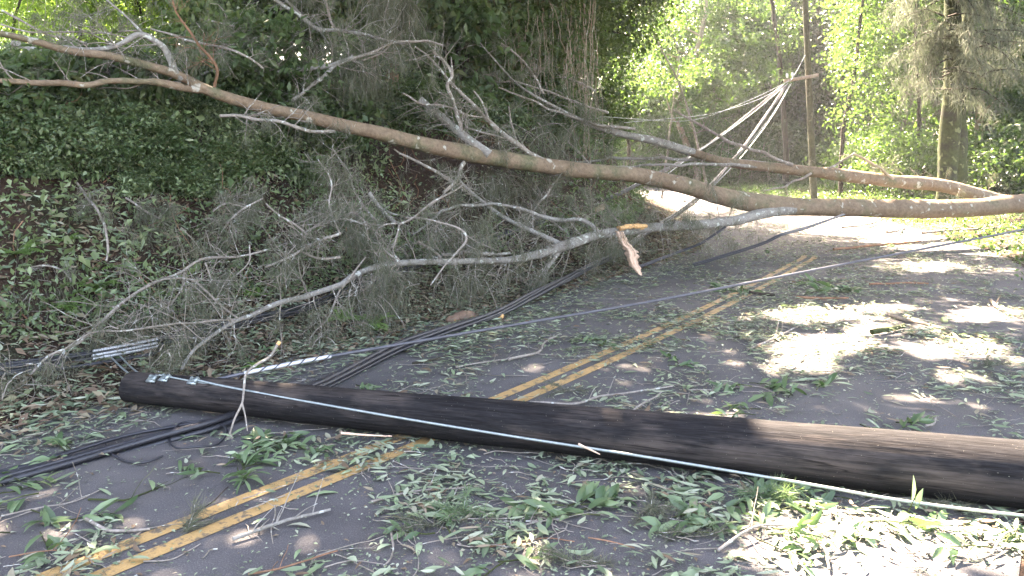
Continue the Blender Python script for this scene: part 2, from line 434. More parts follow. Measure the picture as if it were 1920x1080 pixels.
def soil():
    m, t, o = nodes('soil_with_litter')
    tc = nd(t, 'ShaderNodeTexCoord'); v = tc.outputs['Object']
    a = noise(t, v, 1.6, 6, .7); b_ = noise(t, v, 22, 5, .75)
    r = ramp(t, a, [(0.3, (.03, .02, .014)), (0.5, (.06, .036, .025)), (0.62, (.045, .045, .025)), (0.75, (.09, .05, .035))])
    r2 = ramp(t, b_, [(0.3, g(.5)), (0.55, g(1)), (0.7, g(1.9))])
    mu = nd(t, 'ShaderNodeMix', data_type='RGBA', blend_type='MULTIPLY'); mu.inputs[0].default_value = 1
    t.links.new(r.outputs[0], mu.inputs[6]); t.links.new(r2.outputs[0], mu.inputs[7])
    p = nd(t, 'ShaderNodeBsdfPrincipled'); p.inputs['Roughness'].default_value = .9; p.inputs['Specular IOR Level'].default_value = .15
    t.links.new(mu.outputs[2], p.inputs['Base Color'])
    b = nd(t, 'ShaderNodeBump'); b.inputs['Strength'].default_value = 1; b.inputs['Distance'].default_value = .05
    t.links.new(b_, b.inputs['Height']); t.links.new(b.outputs[0], p.inputs['Normal']); t.links.new(p.outputs[0], o.inputs[0])
    return m
M['soil'] = soil()

# ------------------------------------------------------------------ ground, road, markings
def axis_pts(lo, hi, flo, fhi, fs):
    a = list(np.arange(flo, fhi, fs)); s = fs; v = flo
    while v > lo: s *= 1.25; v -= s; a.insert(0, v)
    s = fs; v = a[-1]
    while v < hi: s *= 1.25; v += s; a.append(v)
    return np.array(a)
gx = axis_pts(-400, 400, -9, 12, 0.12); gy = axis_pts(-150, 600, 2, 30, 0.12)
GX, GY = np.meshgrid(gx, gy, indexing='ij'); GZ = terrain(GX, GY) - 0.006
mb = MB(); nx, ny = GX.shape
ii, jj = np.meshgrid(np.arange(nx - 1), np.arange(ny - 1), indexing='ij')
q = ii * ny + jj
mb.add(np.stack([GX, GY, GZ], -1).reshape(-1, 3), np.stack([q, q + ny, q + ny + 1, q + 1], -1).reshape(-1, 4))
tag(obj('ground', mb, M['soil']), kind='structure')
def ribbon(a, b, z, i0=0, i1=None, rag=0.0):
    c = CL[i0:i1]; t = TAN[i0:i1]; n = np.stack([-t[:, 1], t[:, 0]], -1)
    k = np.arange(len(c)) * 0.35
    A = c + n * (a + rag * (fbm(k * 1.5, k * 0, 3) - .5)[:, None]); B = c + n * (b + rag * (fbm(k * 1.5, k * 0 + 9, 3) - .5)[:, None])
    V = np.concatenate([np.c_[A, np.full(len(A), z)], np.c_[B, np.full(len(B), z)]])
    i = np.arange(len(A) - 1)
    m_ = MB(); m_.add(V, np.stack([i, i + len(A), i + len(A) + 1, i + 1], -1)); return m_
tag(obj('road', ribbon(LHALF, -RHALF, 0.0, rag=0.25), M['asphalt']), kind='structure')
for nm, c0 in (('left', 0.085), ('right', -0.085)):
    tag(obj('road_marking', ribbon(c0 + 0.046, c0 - 0.046, 0.004, 0, int(np.argmin(np.abs(CL[:, 1] - 14.3) + (CL[:, 0] < 3) * 99))), M['paint']),
        'left stripe of the double yellow centre line' if nm == 'left' else 'right stripe of the double yellow centre line', 'road marking', None, 'structure')

# ------------------------------------------------------------------ fallen utility pole and its hardware
PL = np.array([-2.66, 5.57, 0.135]); PR = np.array([2.54, 3.97, 0.165])
ax = norm(PR - PL)
def on_pole(t): return PL + (PR - PL) * t
def pole_r(t): return 0.103 + 0.06 * t
pole = thing('fallen_utility_pole', 'long dark wooden utility pole lying across the road in the foreground', 'utility pole', (0, 4.77, 0))
mb = MB(); ts = np.linspace(0, 1.55, 120)
tube(mb, np.array([on_pole(t) for t in ts]), np.array([pole_r(t) for t in ts]), 40, 0.02)
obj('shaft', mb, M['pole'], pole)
def plate(mb, c, u, v, n, su, sv, sn):
    V = [c + u * a * su + v * b * sv + n * d * sn for a in (-1, 1) for b in (-1, 1) for d in (-1, 1)]
    mb.add(np.array(V), [[0, 1, 3, 2], [4, 6, 7, 5], [0, 4, 5, 1], [2, 3, 7, 6], [0, 2, 6, 4], [1, 5, 7, 3]])
side = norm(np.cross(ax, [0, 0, 1.0]))           # horizontal, towards the camera
for tt, an in ((0.045, 55), (0.062, 62), (0.105, 60)):
    n_ = side * math.cos(math.radians(an)) + np.array([0, 0, 1.0]) * math.sin(math.radians(an)); v_ = np.cross(n_, ax)
    c = on_pole(tt) + n_ * (pole_r(tt) + 0.004)
    mb = MB(); plate(mb, c, ax, v_, n_, .035, .028, .006); plate(mb, c + ax * .03 + n_ * .012, ax, v_, n_, .008, .02, .014)
    b_ = obj('bracket', mb, M['steel'], pole)
    mb = MB(); tube(mb, np.array([c, c + n_ * .035]), .010, 6); tube(mb, np.array([c + n_ * .006, c + n_ * .018]), .018, 6); obj('bolt', mb, M['steel'], b_)
# long check (crack) running along the pole near the right
mb = MB()
# stays hooked onto the tip
def px3(L): return [W(*p) for p in L]
def add_cable(name, strands, r, mat, label, group=None, twist=0.0, sides=7, spacing=1.0, step=0.08, cat='cable'):
    P = catmull(strands, step); T = norm(np.gradient(P, axis=0)); up = np.array([0, 0, 1.0]); S = norm(np.cross(T, up)); U = np.cross(S, T)
    return P, S, U
def cable(name, pts, r, mat, label, n=1, spread=0.0, group=None, step=0.1, sag=0.0, cat='cable', parent=None, ang=0.0, tw=0.3):
    P = catmull(pts, step); T = norm(np.gradient(P, axis=0)); S = norm(np.cross(T, [0, 0, 1.0])); U = np.cross(S, T)
    L = np.arange(len(P)) * step
    mb = MB()
    for k in range(n):
        a = 2 * math.pi * k / max(n, 1) + ang
        ph = a + L * tw
        wob = 1 + 0.6 * (vnoise(L * .8 + 7 * k, L * 0 + k) - .5)
        off = (S * np.cos(ph)[:, None] + U * np.sin(ph)[:, None]) * (spread * wob)[:, None] if n > 1 else 0
        tube(mb, P + off, r * (1 if k % 2 == 0 else .75), 7)
    o = obj(name, mb, mat, parent, None if parent else P[len(P) // 2])
    if not parent: tag(o, label, cat, group)
    return o, P

def gpt(x, y, lift=0.02):
    p = ground_hit(x, y, lift); return p
# guy strand on the pole
guy = [on_pole(.105) + np.array([0, -.06, pole_r(.1) + .0]), W(450, 730, 5.22), W(700, 775, 4.88), W(960, 818, 4.60), W(1200, 855, 4.32), W(1500, 905, 4.03), W(1700, 940, 3.88), W(1920, 967, 3.72), W(2200, 995, 3.6)]
cable('guy_strand', guy, .0078, M['steel'], 'galvanised steel guy strand running along the front of the fallen utility pole', 1, 0, step=.03)
guy2 = [on_pole(.05) + np.array([0, -.05, pole_r(.05) + .01]), W(400, 722, 5.3), W(520, 738, 5.15), W(620, 757, 5.0), W(720, 779, 4.86)]
cable('tie_wire', guy2, .006, M['steel'], 'short pale wire tying the brackets to the strand at the left tip of the pole', 1)
# wire that leaves the pole tip and crosses the road in the air
span = px3([(405, 712, 5.42), (490, 693, 5.5), (620, 668, 5.8), (830, 632, 6.3), (1000, 603, 6.7), (1200, 569, 7.15), (1400, 531, 7.6), (1600, 492, 8.1), (1760, 461, 8.5), (1920, 430, 8.9), (2300, 352, 9.8)])
o, P = cable('overhead_wire', span, .0125, M['cable_grey'], 'single grey wire rising from the pole tip across the road to the right edge', 1)
i0 = np.argmin(np.abs(P[:, 0] - W(470, 698, 5.5)[0])); i1 = np.argmin(np.abs(P[:, 0] - W(625, 668, 5.8)[0]))
Q = catmull(P[i0:i1 + 1], .01); T = norm(np.gradient(Q, axis=0)); S = norm(np.cross(T, [0, 0, 1.0])); U = np.cross(S, T); ph = np.arange(len(Q)) * .01 * 65
mb = MB()
for k in (0, .7, 1.4, 2.1, 2.8, 3.5, 4.2): tube(mb, Q + (S * np.cos(ph + k)[:, None] + U * np.sin(ph + k)[:, None]) * .0105, .0045, 5)
obj('spiral_grip', mb, M['silver'], o)

# heavy bundle: off the left edge, under the pole, along the verge, up to the standing pole
b1 = [gpt(-160, 945), gpt(0, 903), gpt(130, 868), gpt(260, 832), gpt(400, 795, .04), gpt(480, 765, .03), gpt(600, 722, .04), gpt(740, 655, .06), gpt(830, 622, .07), gpt(930, 588, .07), W(1000, 553, 9.4), W(1090, 508, 11), W(1170, 468, 13.2), W(1210, 437, 15), W(1310, 370, 20), W(1400, 268, 24.5), W(1475, 160, 28.6)]
b1[0][2] += .02
cable('cable_bundle', b1, .019, M['cable'], 'thick black cable bundle running under the pole and diagonally along the road edge', 5, .032, step=.12, tw=.5)
b1b = [gpt(-160, 925), gpt(0, 885), gpt(120, 850), gpt(230, 818), gpt(330, 800), gpt(420, 785)]
cable('loose_cable', b1b, .011, M['cable'], 'thin black cable beside the thick bundle at the lower left edge', 2, .03)
lp = [gpt(430, 796), gpt(385, 795), gpt(340, 800), gpt(318, 822), gpt(330, 843), gpt(370, 845), gpt(410, 832), gpt(425, 808), gpt(398, 797)]
for k, p in enumerate(lp): p[2] += .012 * (k % 3)
cable('cable_loop', lp, .007, M['cable'], 'black cable end curled into a loop just left of the pole underside', 1, step=.03)
lp = [gpt(198, 828), gpt(206, 848), gpt(235, 864), gpt(270, 867), gpt(305, 855)]
cable('cable_end', lp, .007, M['cable'], 'short black curved cable end hanging off the bundle lower left', 1, step=.03)
# second bundle lying on the foot of the bank
b2 = [gpt(-200, 728, .05), gpt(0, 690, .06), gpt(150, 668, .06), gpt(300, 640, .07), gpt(450, 604, .08), gpt(560, 580, .09), gpt(650, 547, .10), gpt(760, 505, .1), gpt(880, 464, .10), gpt(960, 434, .12), W(1100, 386, 15.5), W(1190, 348, 18), W(1330, 270, 23.5), W(1470, 160, 28.6)]
o, P = cable('bank_cable_bundle', b2, .014, M['cable'], 'black cable bundle lying along the foot of the leafy bank behind the branches', 5, .03, step=.12, tw=.35)
i0 = np.argmin(np.abs(P[:, 0] / P[:, 1] - (172 - 960) / FPX)); i1 = np.argmin(np.abs(P[:, 0] / P[:, 1] - (292 - 960) / FPX))
mb = MB()
for dz, dy in ((0.03, -.05), (0.0, -.06), (-.028, -.05)): tube(mb, P[i0:i1 + 1] + [0, dy, dz], .0125, 8)
obj('splice_sleeve', mb, M['silver'], o)
b3 = [gpt(-150, 722, .02), gpt(0, 702, .03), gpt(140, 688, .03), gpt(290, 664, .03), gpt(400, 640, .03)]
cable('lower_bank_cable', b3, .014, M['cable'], 'pair of black cables just below the silver splice at the left edge', 2, .016)
for k, (a, b) in enumerate((((207, 668), (252, 708)), ((224, 666), (268, 706)))):
    p0 = gpt(*a, .06); p1 = W(b[0], b[1], 5.5)
    cable('hook_wire', [p0, (p0 + p1) / 2 + [0, 0, -.01], p1], .006, M['steel'], ('left' if k == 0 else 'right') + ' one of two short steel wires from the splice to the pole tip', 1, group='steel wires at the pole tip')

# ------------------------------------------------------------------ standing pole far behind
sp = thing('standing_utility_pole', 'slim mossy utility pole still standing beyond the road bend', 'utility pole', (*W(1527, 400, 29)[:2], terrain(*W(1527, 400, 29)[:2])))
base = np.array(sp.location); topp = W(1503, -160, 29)
mb = MB(); tube(mb, np.linspace(base - [0, 0, .3], topp, 30), np.linspace(.125, .095, 30), 14, .03); obj('shaft', mb, M['postgrey'], sp)
mb = MB(); a, b = W(1470, 152, 28.75), W(1534, 141, 28.9); d = norm(b - a); plate(mb, (a + b) / 2, d, np.array([0, 1.0, 0]), np.cross(d, [0, 1.0, 0]), np.linalg.norm(b - a) / 2, .05, .06)
obj('crossarm', mb, M['pale'], sp)
for x, y in ((1476, 146), (1486, 144)):
    mb = MB(); p = W(x, y, 28.75); tube(mb, np.array([p, p + [0, 0, .10], p + [0, 0, .16]]), np.array([.03, .05, .03]), 8); obj('insulator', mb, M['silver'], sp)
wires = [
 ([(1480, 150, 34.6), (1440, 178, 32), (1390, 198, 30), (1330, 214, 28), (1280, 220, 27), (1170, 230, 25)], .03, 'topmost slack wire from the crossarm drooping left'),
 ([(1480, 152, 34.6), (1400, 190, 31), (1300, 225, 27), (1180, 222, 22), (1060, 212, 18)], .024, 'second slack wire from the crossarm drooping left above the second trunk'),
 ([(1478, 156, 34.6), (1420, 205, 30), (1360, 250, 25), (1300, 290, 21), (1240, 335, 18)], .035, 'grey wire from the crossarm running down behind the second trunk'),
 ([(1484, 156, 34.6), (1450, 215, 30), (1410, 270, 26), (1380, 305, 24), (1310, 375, 20), (1230, 430, 16)], .038, 'pale taut wire from the crossarm down to the road edge'),
 ([(1481, 158, 34.6), (1440, 225, 30), (1340, 345, 22)], .025, 'thin wire hanging between the two long sloping wires'),
 ([(1510, 103, 34.9), (1496, 130, 34.8), (1482, 152, 34.6)], .04, 'short stay from the pole top to the crossarm end'),
]
for pts, r, lab in wires: cable('hanging_wire', px3([(a_, b_, d_ if d_ < 22 else 22 + (d_ - 22) * .53) for a_, b_, d_ in pts]), r * .30, M['steel'], lab, 1, step=.5, cat='wire', group='slack wires at the standing pole')
for pts, lab in (([(1583, 402, 13.3), (1513, 427, 12.5), (1463, 441, 12), (1423, 459, 11.9), (1300, 497, 11.8)], 'black cable sagging under the trunk towards the centre line'),
                 ([(1360, 426, 13), (1315, 456, 12.6), (1280, 470, 12.6), (1200, 500, 12)], 'short black cable hanging below the lower limb')):
    cable('sagging_cable', px3(pts), .016, M['cable'], lab, 2, .014)

# ------------------------------------------------------------------ fallen trees: traced limbs with real depth, twigs and needles grown on them
tips = []
def grow_twigs(mb, P, R, n, lmin, lmax, level=1, up=0.1, tipstore=None, rmul=.35, start=.1, rmin=.0022):
    N = len(P)
    if N < 3: return
    T = norm(np.gradient(P, axis=0))
    for _ in range(n):
        i = int((start + (1 - start) * random.random()) * (N - 1))
        d = norm(T[i] * random.uniform(.2, 1.0) + perp(T[i][None])[0] * random.uniform(.6, 1.2) + np.array([0, -.15, up]))
        L = random.uniform(lmin, lmax); k = max(4, int(L / .07)); st = L / k
        pts = [P[i].copy()]; cur = rng.normal(size=3) * .13
        for j in range(k):
            d = norm(d + cur * .2 + rng.normal(size=3) * .11 + np.array([0, 0, -.03])); pts.append(pts[-1] + d * st)
            if random.random() < .3: cur = rng.normal(size=3) * .18
        pts = np.array(pts); r0 = max(rmin, min(R[i] * rmul, .0075))
        rr = np.linspace(r0, rmin * .7, len(pts)); tube(mb, pts, rr, 4, cap=False)
        if tipstore is not None: tipstore.append(pts[len(pts) // 2:])
        if level > 0: grow_twigs(mb, pts, rr, random.randint(3, 5), lmin * .45, lmax * .45, level - 1, up, tipstore, .7, .25, rmin * .9)

def limb_thing(name, label, cat, base, limbs, mat_twig, needle_mat, needle_prob=.5, group=None, nl=.15, nw=.0015, nper=12):
    root = thing(name, label, cat, base, group)
    store = []
    for pn, mat, pts, w, tw in limbs:
        P3 = px3([p[:3] for p in pts])
        if pn == 'trunk': w = [v * .98 for v in w]
        mb = MB()
        rad = [wi / 2 * p[2] / FPX for wi, p in zip(np.interp(np.linspace(0, 1, len(pts)), np.linspace(0, 1, len(w)), w), pts)]
        mx = max(rad)
        P, R = sweep(mb, P3, rad, None, max(.035, mx * .5), 20 if mx > .05 else (10 if mx > .015 else 6), .07 if mx > .08 else .2, wob=.05 if mx < .05 else .0)
        st = []
        tm = MB()
        if tw:
            grow_twigs(mb if mx < .03 else tm, P, R, int(tw[0] * 2.2), tw[1], tw[2], tw[3] if len(tw) > 3 else 1, .12, st)
        o = obj(pn, mb, mat, root)
        if tm.n: obj('twigs', tm, mat_twig, o)['kind'] = 'stuff'
        store += st
    if needle_mat is not None and store:
        C = []
        for s in store:
            if random.random() < needle_prob: C.append(s)
        C = np.vstack(C); m2 = MB(); needles(m2, C, nper, nl, nw, .9, .7, jit=.025); obj('needles', m2, needle_mat, root)
    return root

A_tr = [(2150, 372, 16.2), (1920, 381, 15.5), (1840, 389, 15.3), (1750, 392, 15), (1620, 390, 14.6), (1500, 388, 14.2), (1440, 384, 14), (1360, 370, 13.6), (1280, 347, 13.1), (1223, 334, 12.8), (1173, 326, 12.5), (1073, 318, 11.9),
        (973, 303, 11.4), (873, 287, 10.8), (790, 270, 10.3), (707, 249, 9.8), (640, 235, 9.45), (567, 217, 9.1), (500, 203, 8.8), (433, 185, 8.5), (387, 168, 8.3), (353, 150, 8.2), (317, 135, 8.05), (253, 117, 7.8), (200, 104, 7.6), (133, 96, 7.4), (67, 78, 7.2), (0, 63, 7), (-160, 40, 6.6)]
A_w = [36, 36, 35, 35, 34, 34, 38, 33, 32, 31, 29, 30, 32, 33, 30, 27, 25, 24, 23, 22, 20, 18, 17, 16, 15, 14, 13, 12, 10]
tr, gr, tg = M['trunk'], M['grey'], M['twig']
A_limbs = [
 ('trunk', tr, A_tr, A_w, (10, .3, .8)),
 ('branch', tr, [(402, 176, 8.38), (390, 173, 8.3), (333, 165, 8.1), (283, 157, 7.9), (200, 155, 7.6), (133, 156, 7.4), (67, 157, 7.2), (0, 151, 7), (-150, 145, 6.6)], [12, 14, 12, 11, 10], (5, .3, .7)),
 ('branch', gr, [(345, 146, 8.15), (333, 133, 8.1), (317, 110, 8.05), (300, 83, 8), (267, 62, 7.9), (233, 80, 7.8), (207, 87, 7.8), (167, 90, 7.7), (120, 84, 7.6)], [13, 13, 12, 11, 9, 6], (4, .3, .6)),
 ('branch', gr, [(267, 62, 7.9), (235, 32, 7.9), (197, 0, 7.8), (160, -30, 7.8)], [5, 4, 3], (2, .2, .4)),
 ('branch', M['redbark'], [(402, 172, 8.4), (402, 133, 8.3), (393, 103, 8.25), (370, 77, 8.2), (347, 47, 8.2), (327, 20, 8.1), (318, -15, 8.1)], [6, 5, 4, 3], (6, .2, .5)),
 ('branch', tg, [(283, 53, 8.5), (317, 62, 8.5), (367, 80, 8.5), (433, 95, 8.5), (467, 107, 8.6), (493, 128, 8.7)], [3, 5, 5, 4], (5, .2, .5)),
 ('branch', gr, [(917, 290, 10.9), (873, 257, 10.9), (840, 230, 11), (813, 207, 11), (787, 187, 11)], [18, 16, 15, 14], (7, .3, .7)),
 ('branch', tg, [(1025, 303, 11.6), (973, 273, 11.5), (940, 250, 11.4), (907, 217, 11.4), (873, 180, 11.4), (840, 147, 11.4), (807, 110, 11.4), (780, 85, 11.4)], [11, 9, 7, 5, 3], (9, .3, .8)),
 ('branch', tg, [(867, 250, 10.9), (853, 200, 10.9), (840, 163, 10.9), (847, 143, 10.9), (833, 120, 10.9), (810, 93, 10.9)], [8, 7, 6, 6], (6, .3, .6)),
 ('branch', tg, [(847, 143, 10.9), (846, 125, 10.9), (845, 108, 10.9)], [4, 2], None),
 ('branch', tg, [(753, 178, 10.7), (800, 195, 10.8), (853, 203, 10.9), (880, 218, 11), (907, 220, 11.3)], [4, 4, 4, 4], (5, .2, .5)),
 ('branch', tg, [(873, 240, 11), (905, 250, 11), (947, 257, 11.2)], [4, 4, 4], (3, .2, .4)),
 ('branch', tg, [(889, 172, 11.4), (905, 195, 11.4), (918, 222, 11.4)], [3, 5], None),
 ('branch', tg, [(410, 218, 8.2), (467, 220, 8.2), (517, 227, 8.2), (583, 247, 8.3), (630, 249, 8.5)], [6, 7, 7, 6], (7, .2, .4)),
 # lower limb over the road
 ('branch', gr, [(1500, 386, 14.2), (1430, 400, 13.8), (1380, 413, 13.4), (1313, 421, 12.8), (1230, 426, 12.2), (1180, 432, 11.8), (1120, 441, 11.3), (1060, 460, 10.8), (1007, 477, 10.4), (957, 487, 10), (873, 490, 9.4), (773, 492, 8.8), (707, 500, 8.4), (657, 520, 8), (640, 533, 7.9), (567, 557, 7.5), (517, 570, 7.2), (467, 593, 7), (440, 602, 6.9), (393, 633, 6.55), (360, 660, 6.3), (340, 693, 6.1)],
  [30, 20, 19, 18, 17, 17, 18, 20, 14, 12, 12, 12, 11, 11, 10, 10, 9, 8, 7, 6, 5], (48, .3, 1.0, 2)),
 ('branch', gr, [(1053, 458, 10.8), (997, 430, 10.8), (947, 407, 10.9), (907, 380, 11), (880, 355, 11), (850, 330, 11)], [10, 8, 6, 4], (8, .25, .6)),
 ('branch', gr, [(1125, 438, 11.3), (1100, 417, 11.3), (1040, 410, 11.2), (990, 397, 11.1), (940, 385, 11), (840, 390, 10.4), (813, 410, 10.2), (773, 438, 10)], [9, 8, 6, 5, 3], (9, .25, .6)),
 ('branch', gr, [(1050, 470, 10.7), (1023, 507, 10.5), (1017, 530, 10.4), (983, 553, 9.9)], [9, 7, 5], (6, .2, .5)),
 ('branch', gr, [(957, 475, 9.9), (900, 474, 9.6), (830, 477, 9.2)], [5, 7, 5], (3, .2, .4)),
 ('branch', tg, [(823, 483, 9.2), (800, 462, 9.1), (785, 450, 9.1)], [6, 4], (2, .2, .3)),
 ('branch', tg, [(760, 407, 8.8), (813, 413, 8.8), (853, 427, 8.8), (873, 447, 8.8), (853, 473, 8.7), (830, 505, 8.6), (810, 533, 8.5)], [4, 4, 5, 4, 3], (6, .2, .4)),
 ('branch', gr, [(690, 360, 9), (717, 397, 8.9), (740, 420, 8.8)], [7, 6], (3, .2, .4)),
 ('branch', tg, [(750, 423, 8.7), (773, 413, 8.7), (813, 380, 8.8), (847, 360, 8.9), (867, 345, 9)], [5, 4, 3], (4, .2, .4)),
 ('branch', tg, [(750, 423, 8.7), (715, 423, 8.6), (707, 437, 8.6), (720, 467, 8.5), (747, 487, 8.5)], [3, 4, 4], (3, .2, .4)),
 ('branch', tg, [(750, 423, 8.7), (740, 473, 8.6), (750, 490, 8.6)], [4, 4], (2, .2, .4)),
 ('branch', tg, [(640, 440, 8.2), (610, 450, 8), (567, 467, 7.8), (533, 487, 7.6), (500, 503, 7.5)], [6, 6, 5, 4], (7, .2, .5)),
 ('branch', tg, [(500, 380, 7.8), (547, 417, 7.9), (580, 437, 8), (610, 449, 8)], [3, 5, 4], (5, .2, .4)),
 ('branch', tg, [(498, 371, 7.8), (457, 388, 7.7), (433, 410, 7.6), (423, 427, 7.6)], [3, 5, 4], (6, .15, .35)),
 ('branch', tg, [(640, 483, 8.1), (600, 483, 7.9), (560, 470, 7.8)], [5, 4], (3, .2, .4)),
 ('branch', tg, [(500, 467, 7.6), (450, 480, 7.4), (390, 487, 7.2), (333, 510, 7), (283, 533, 6.8), (233, 563, 6.6), (183, 607, 6.3), (143, 643, 6.1), (100, 667, 5.95), (67, 693, 5.8), (40, 718, 5.7), (0, 752, 5.5)], [4, 5, 6, 6, 5, 4], (16, .2, .6)),
 ('branch', tg, [(277, 537, 6.8), (317, 525, 6.8), (353, 527, 6.8), (393, 552, 6.85), (417, 577, 6.9), (443, 600, 6.9)], [3, 4, 4], (6, .2, .4)),
 ('branch', tg, [(110, 660, 6), (167, 623, 6.1), (233, 615, 6.2), (317, 605, 6.4), (367, 607, 6.6), (440, 602, 6.9)], [3, 4, 5], (7, .2, .5)),
 ('branch', tg, [(470, 463, 7.5), (467, 493, 7.4), (437, 527, 7.3), (433, 550, 7.2), (430, 580, 7.1)], [3, 3, 3], (3, .1, .3)),
 ('branch', tg, [(383, 493, 7.2), (407, 543, 7.2)], [4, 2], (2, .1, .3)), ('branch', tg, [(343, 510, 7), (337, 540, 7), (317, 573, 6.9)], [5, 4, 2], (3, .1, .3)),
 ('branch', tg, [(640, 540, 7.9), (617, 590, 7.6), (597, 620, 7.4), (580, 640, 7.3)], [4, 3, 2], (4, .15, .4)),
 ('branch', tg, [(640, 540, 7.9), (666, 508, 7.9), (685, 484, 7.9)], [5, 2], None),
 ('branch', tg, [(697, 512, 8.2), (696, 530, 8.1), (680, 546, 8)], [5, 3], (3, .1, .3)),
 ('branch', tg, [(737, 277, 10.2), (773, 300, 10.3), (840, 333, 10.4), (873, 360, 10.5)], [3, 6, 6], (4, .2, .5)),
 ('branch', tg, [(873, 305, 10.5), (853, 340, 10.3), (833, 360, 10.1)], [8, 6], (3, .2, .5)),
 ('branch', tg, [(700, 413, 9), (670, 370, 9.1), (650, 320, 9.2), (625, 280, 9.3)], [5, 4, 3], (8, .2, .5)),
 ('branch', tg, [(640, 440, 8.3), (620, 380, 8.4), (618, 330, 8.5), (600, 300, 8.5)], [4, 3, 2], (6, .2, .4)),
]
fa = limb_thing('fallen_tree', 'long smooth reddish-brown tree trunk fallen across the road onto the left bank', 'fallen tree', (6, 14, 0), A_limbs, tg, M['needle'], .15)
# the splintered break and the bark strip hanging from the lower limb
mb = MB(); P, R = sweep(mb, px3([(1160, 428, 11.52), (1185, 424, 11.66), (1212, 424, 11.85)]), .045, .03, .02, 10, .4); o = obj('splintered_break', mb, M['splint'], fa)
mb = MB()
for q, (o0, w0_, cut) in enumerate(((0, 1, 1.0), (.02, .55, .86), (-.02, .5, .78), (.045, .3, .62))):
    sp3 = catmull(px3([(1161, 434, 11.4), (1170, 455, 11.32), (1183, 470, 11.28), (1187, 492, 11.25), (1201, 516, 11.2)]), .02)
    sp3 = sp3[:int(len(sp3) * cut)] + [o0, -.006 * q, 0]; m_ = len(sp3)
    w_ = np.interp(np.linspace(0, 1, m_), [0, .12, .45, .8, 1], [.06, .075, .105, .085, .03]) * w0_ * (.8 + .5 * rng.random(m_))
    V = np.concatenate([np.stack([p + [-w * .9, .0, w * .2], p + [w * .1, -.012, 0], p + [w * .9, .01, -w * .2], p + [w * .1, .004, 0]]) for p, w in zip(sp3, w_)])
    i = np.arange(m_ - 1)[:, None] * 4
    mb.add(V, np.concatenate([i + [0, 1, 5, 4], i + [1, 2, 6, 5], i + [2, 3, 7, 6], i + [3, 0, 4, 7]]), q / 4)
o = obj('bark_strip', mb, M['torn'], fa); o['label'] = 'pale peeled bark strip hanging from the lower limb'
for k in range(9):
    a = W(1160 + k * 6, 428 + random.uniform(-2, 3), 11.45 + k * .04); mb = MB(); sweep(mb, [a, a + [random.uniform(-.12, .12), -.03, random.uniform(-.03, .09)]], .008, .002, .02, 4, .3); obj('splinter', mb, M['splint'], fa)

B_limbs = [
 ('trunk', tr, [(2150, 372, 19), (1920, 380, 18.2), (1850, 369, 18), (1797, 355, 17.7), (1747, 345, 17.4), (1680, 340, 17), (1580, 328, 16.5), (1513, 321, 16.2), (1447, 314, 15.9), (1357, 303, 15.5), (1280, 280, 15.1)],
  [28, 26, 26, 26, 26, 25, 24, 21, 19, 17, 15], (8, .4, 1.0)),
 ('branch', gr, [(1300, 286, 15.2), (1280, 280, 15.1), (1223, 263, 14.8), (1173, 253, 14.5), (1107, 233, 14.2), (1040, 200, 13.9), (973, 160, 13.6), (923, 107, 13.4), (900, 80, 13.3)], [15, 16, 15, 13, 10, 6, 4, 3, 2], (14, .4, 1.0)),
 ('branch', gr, [(1513, 322, 16.2), (1447, 309, 15.9), (1357, 300, 15.6), (1280, 297, 15.3), (1157, 297, 15), (1080, 305, 14.7)], [9, 8, 6, 4], (6, .4, .9)),
 ('branch', gr, [(1460, 318, 16), (1380, 308, 15.5), (1280, 308, 15), (1140, 315, 14.4)], [7, 6, 4], (5, .4, .9)),
 ('branch', tg, [(1487, 310, 15.8), (1430, 287, 15.6), (1363, 263, 15.4), (1297, 227, 15.2), (1260, 205, 15)], [7, 6, 5, 3], (9, .3, .8)),
 ('branch', tg, [(1190, 243, 14.3), (1140, 237, 14.2), (1073, 220, 14), (1007, 193, 13.8), (930, 160, 13.6)], [6, 5, 4, 3], (8, .3, .8)),
 ('branch', tg, [(1140, 213, 14.3), (1100, 200, 14.2), (1027, 170, 14), (960, 150, 13.8)], [5, 4, 3], (6, .3, .8)),
 ('branch', tg, [(1017, 177, 13.8), (997, 133, 13.7), (970, 103, 13.6), (940, 78, 13.5)], [5, 4, 3], (6, .3, .7)),
 ('branch', tg, [(1115, 172, 14.3), (1085, 155, 14.2), (1057, 143, 14.2)], [5, 3], (3, .2, .5)),
 ('branch', tg, [(1107, 310, 14.4), (1080, 280, 14.3), (1057, 253, 14.2)], [4, 3], (3, .2, .5)),
 ('branch', tg, [(968, 267, 13), (958, 233, 13), (953, 200, 13)], [4, 3], (2, .2, .5)),
 ('branch', tg, [(1520, 324, 16), (1480, 345, 15.7), (1430, 360, 15.5)], [5, 3], (3, .2, .5)),
 ('branch', M['pale'], [(1675, 334, 16.8), (1640, 310, 16.6), (1600, 288, 16.5)], [6, 5, 4], (2, .2, .4)),
 ('branch', tg, [(1600, 290, 16.4), (1560, 312, 16.3), (1540, 320, 16.3)], [4, 4], None),
]
limb_thing('second_fallen_tree', 'second fallen trunk, thinner and greyer, lying behind the main one', 'fallen tree', (9, 17, 0), B_limbs, tg, M['needle'], .25)

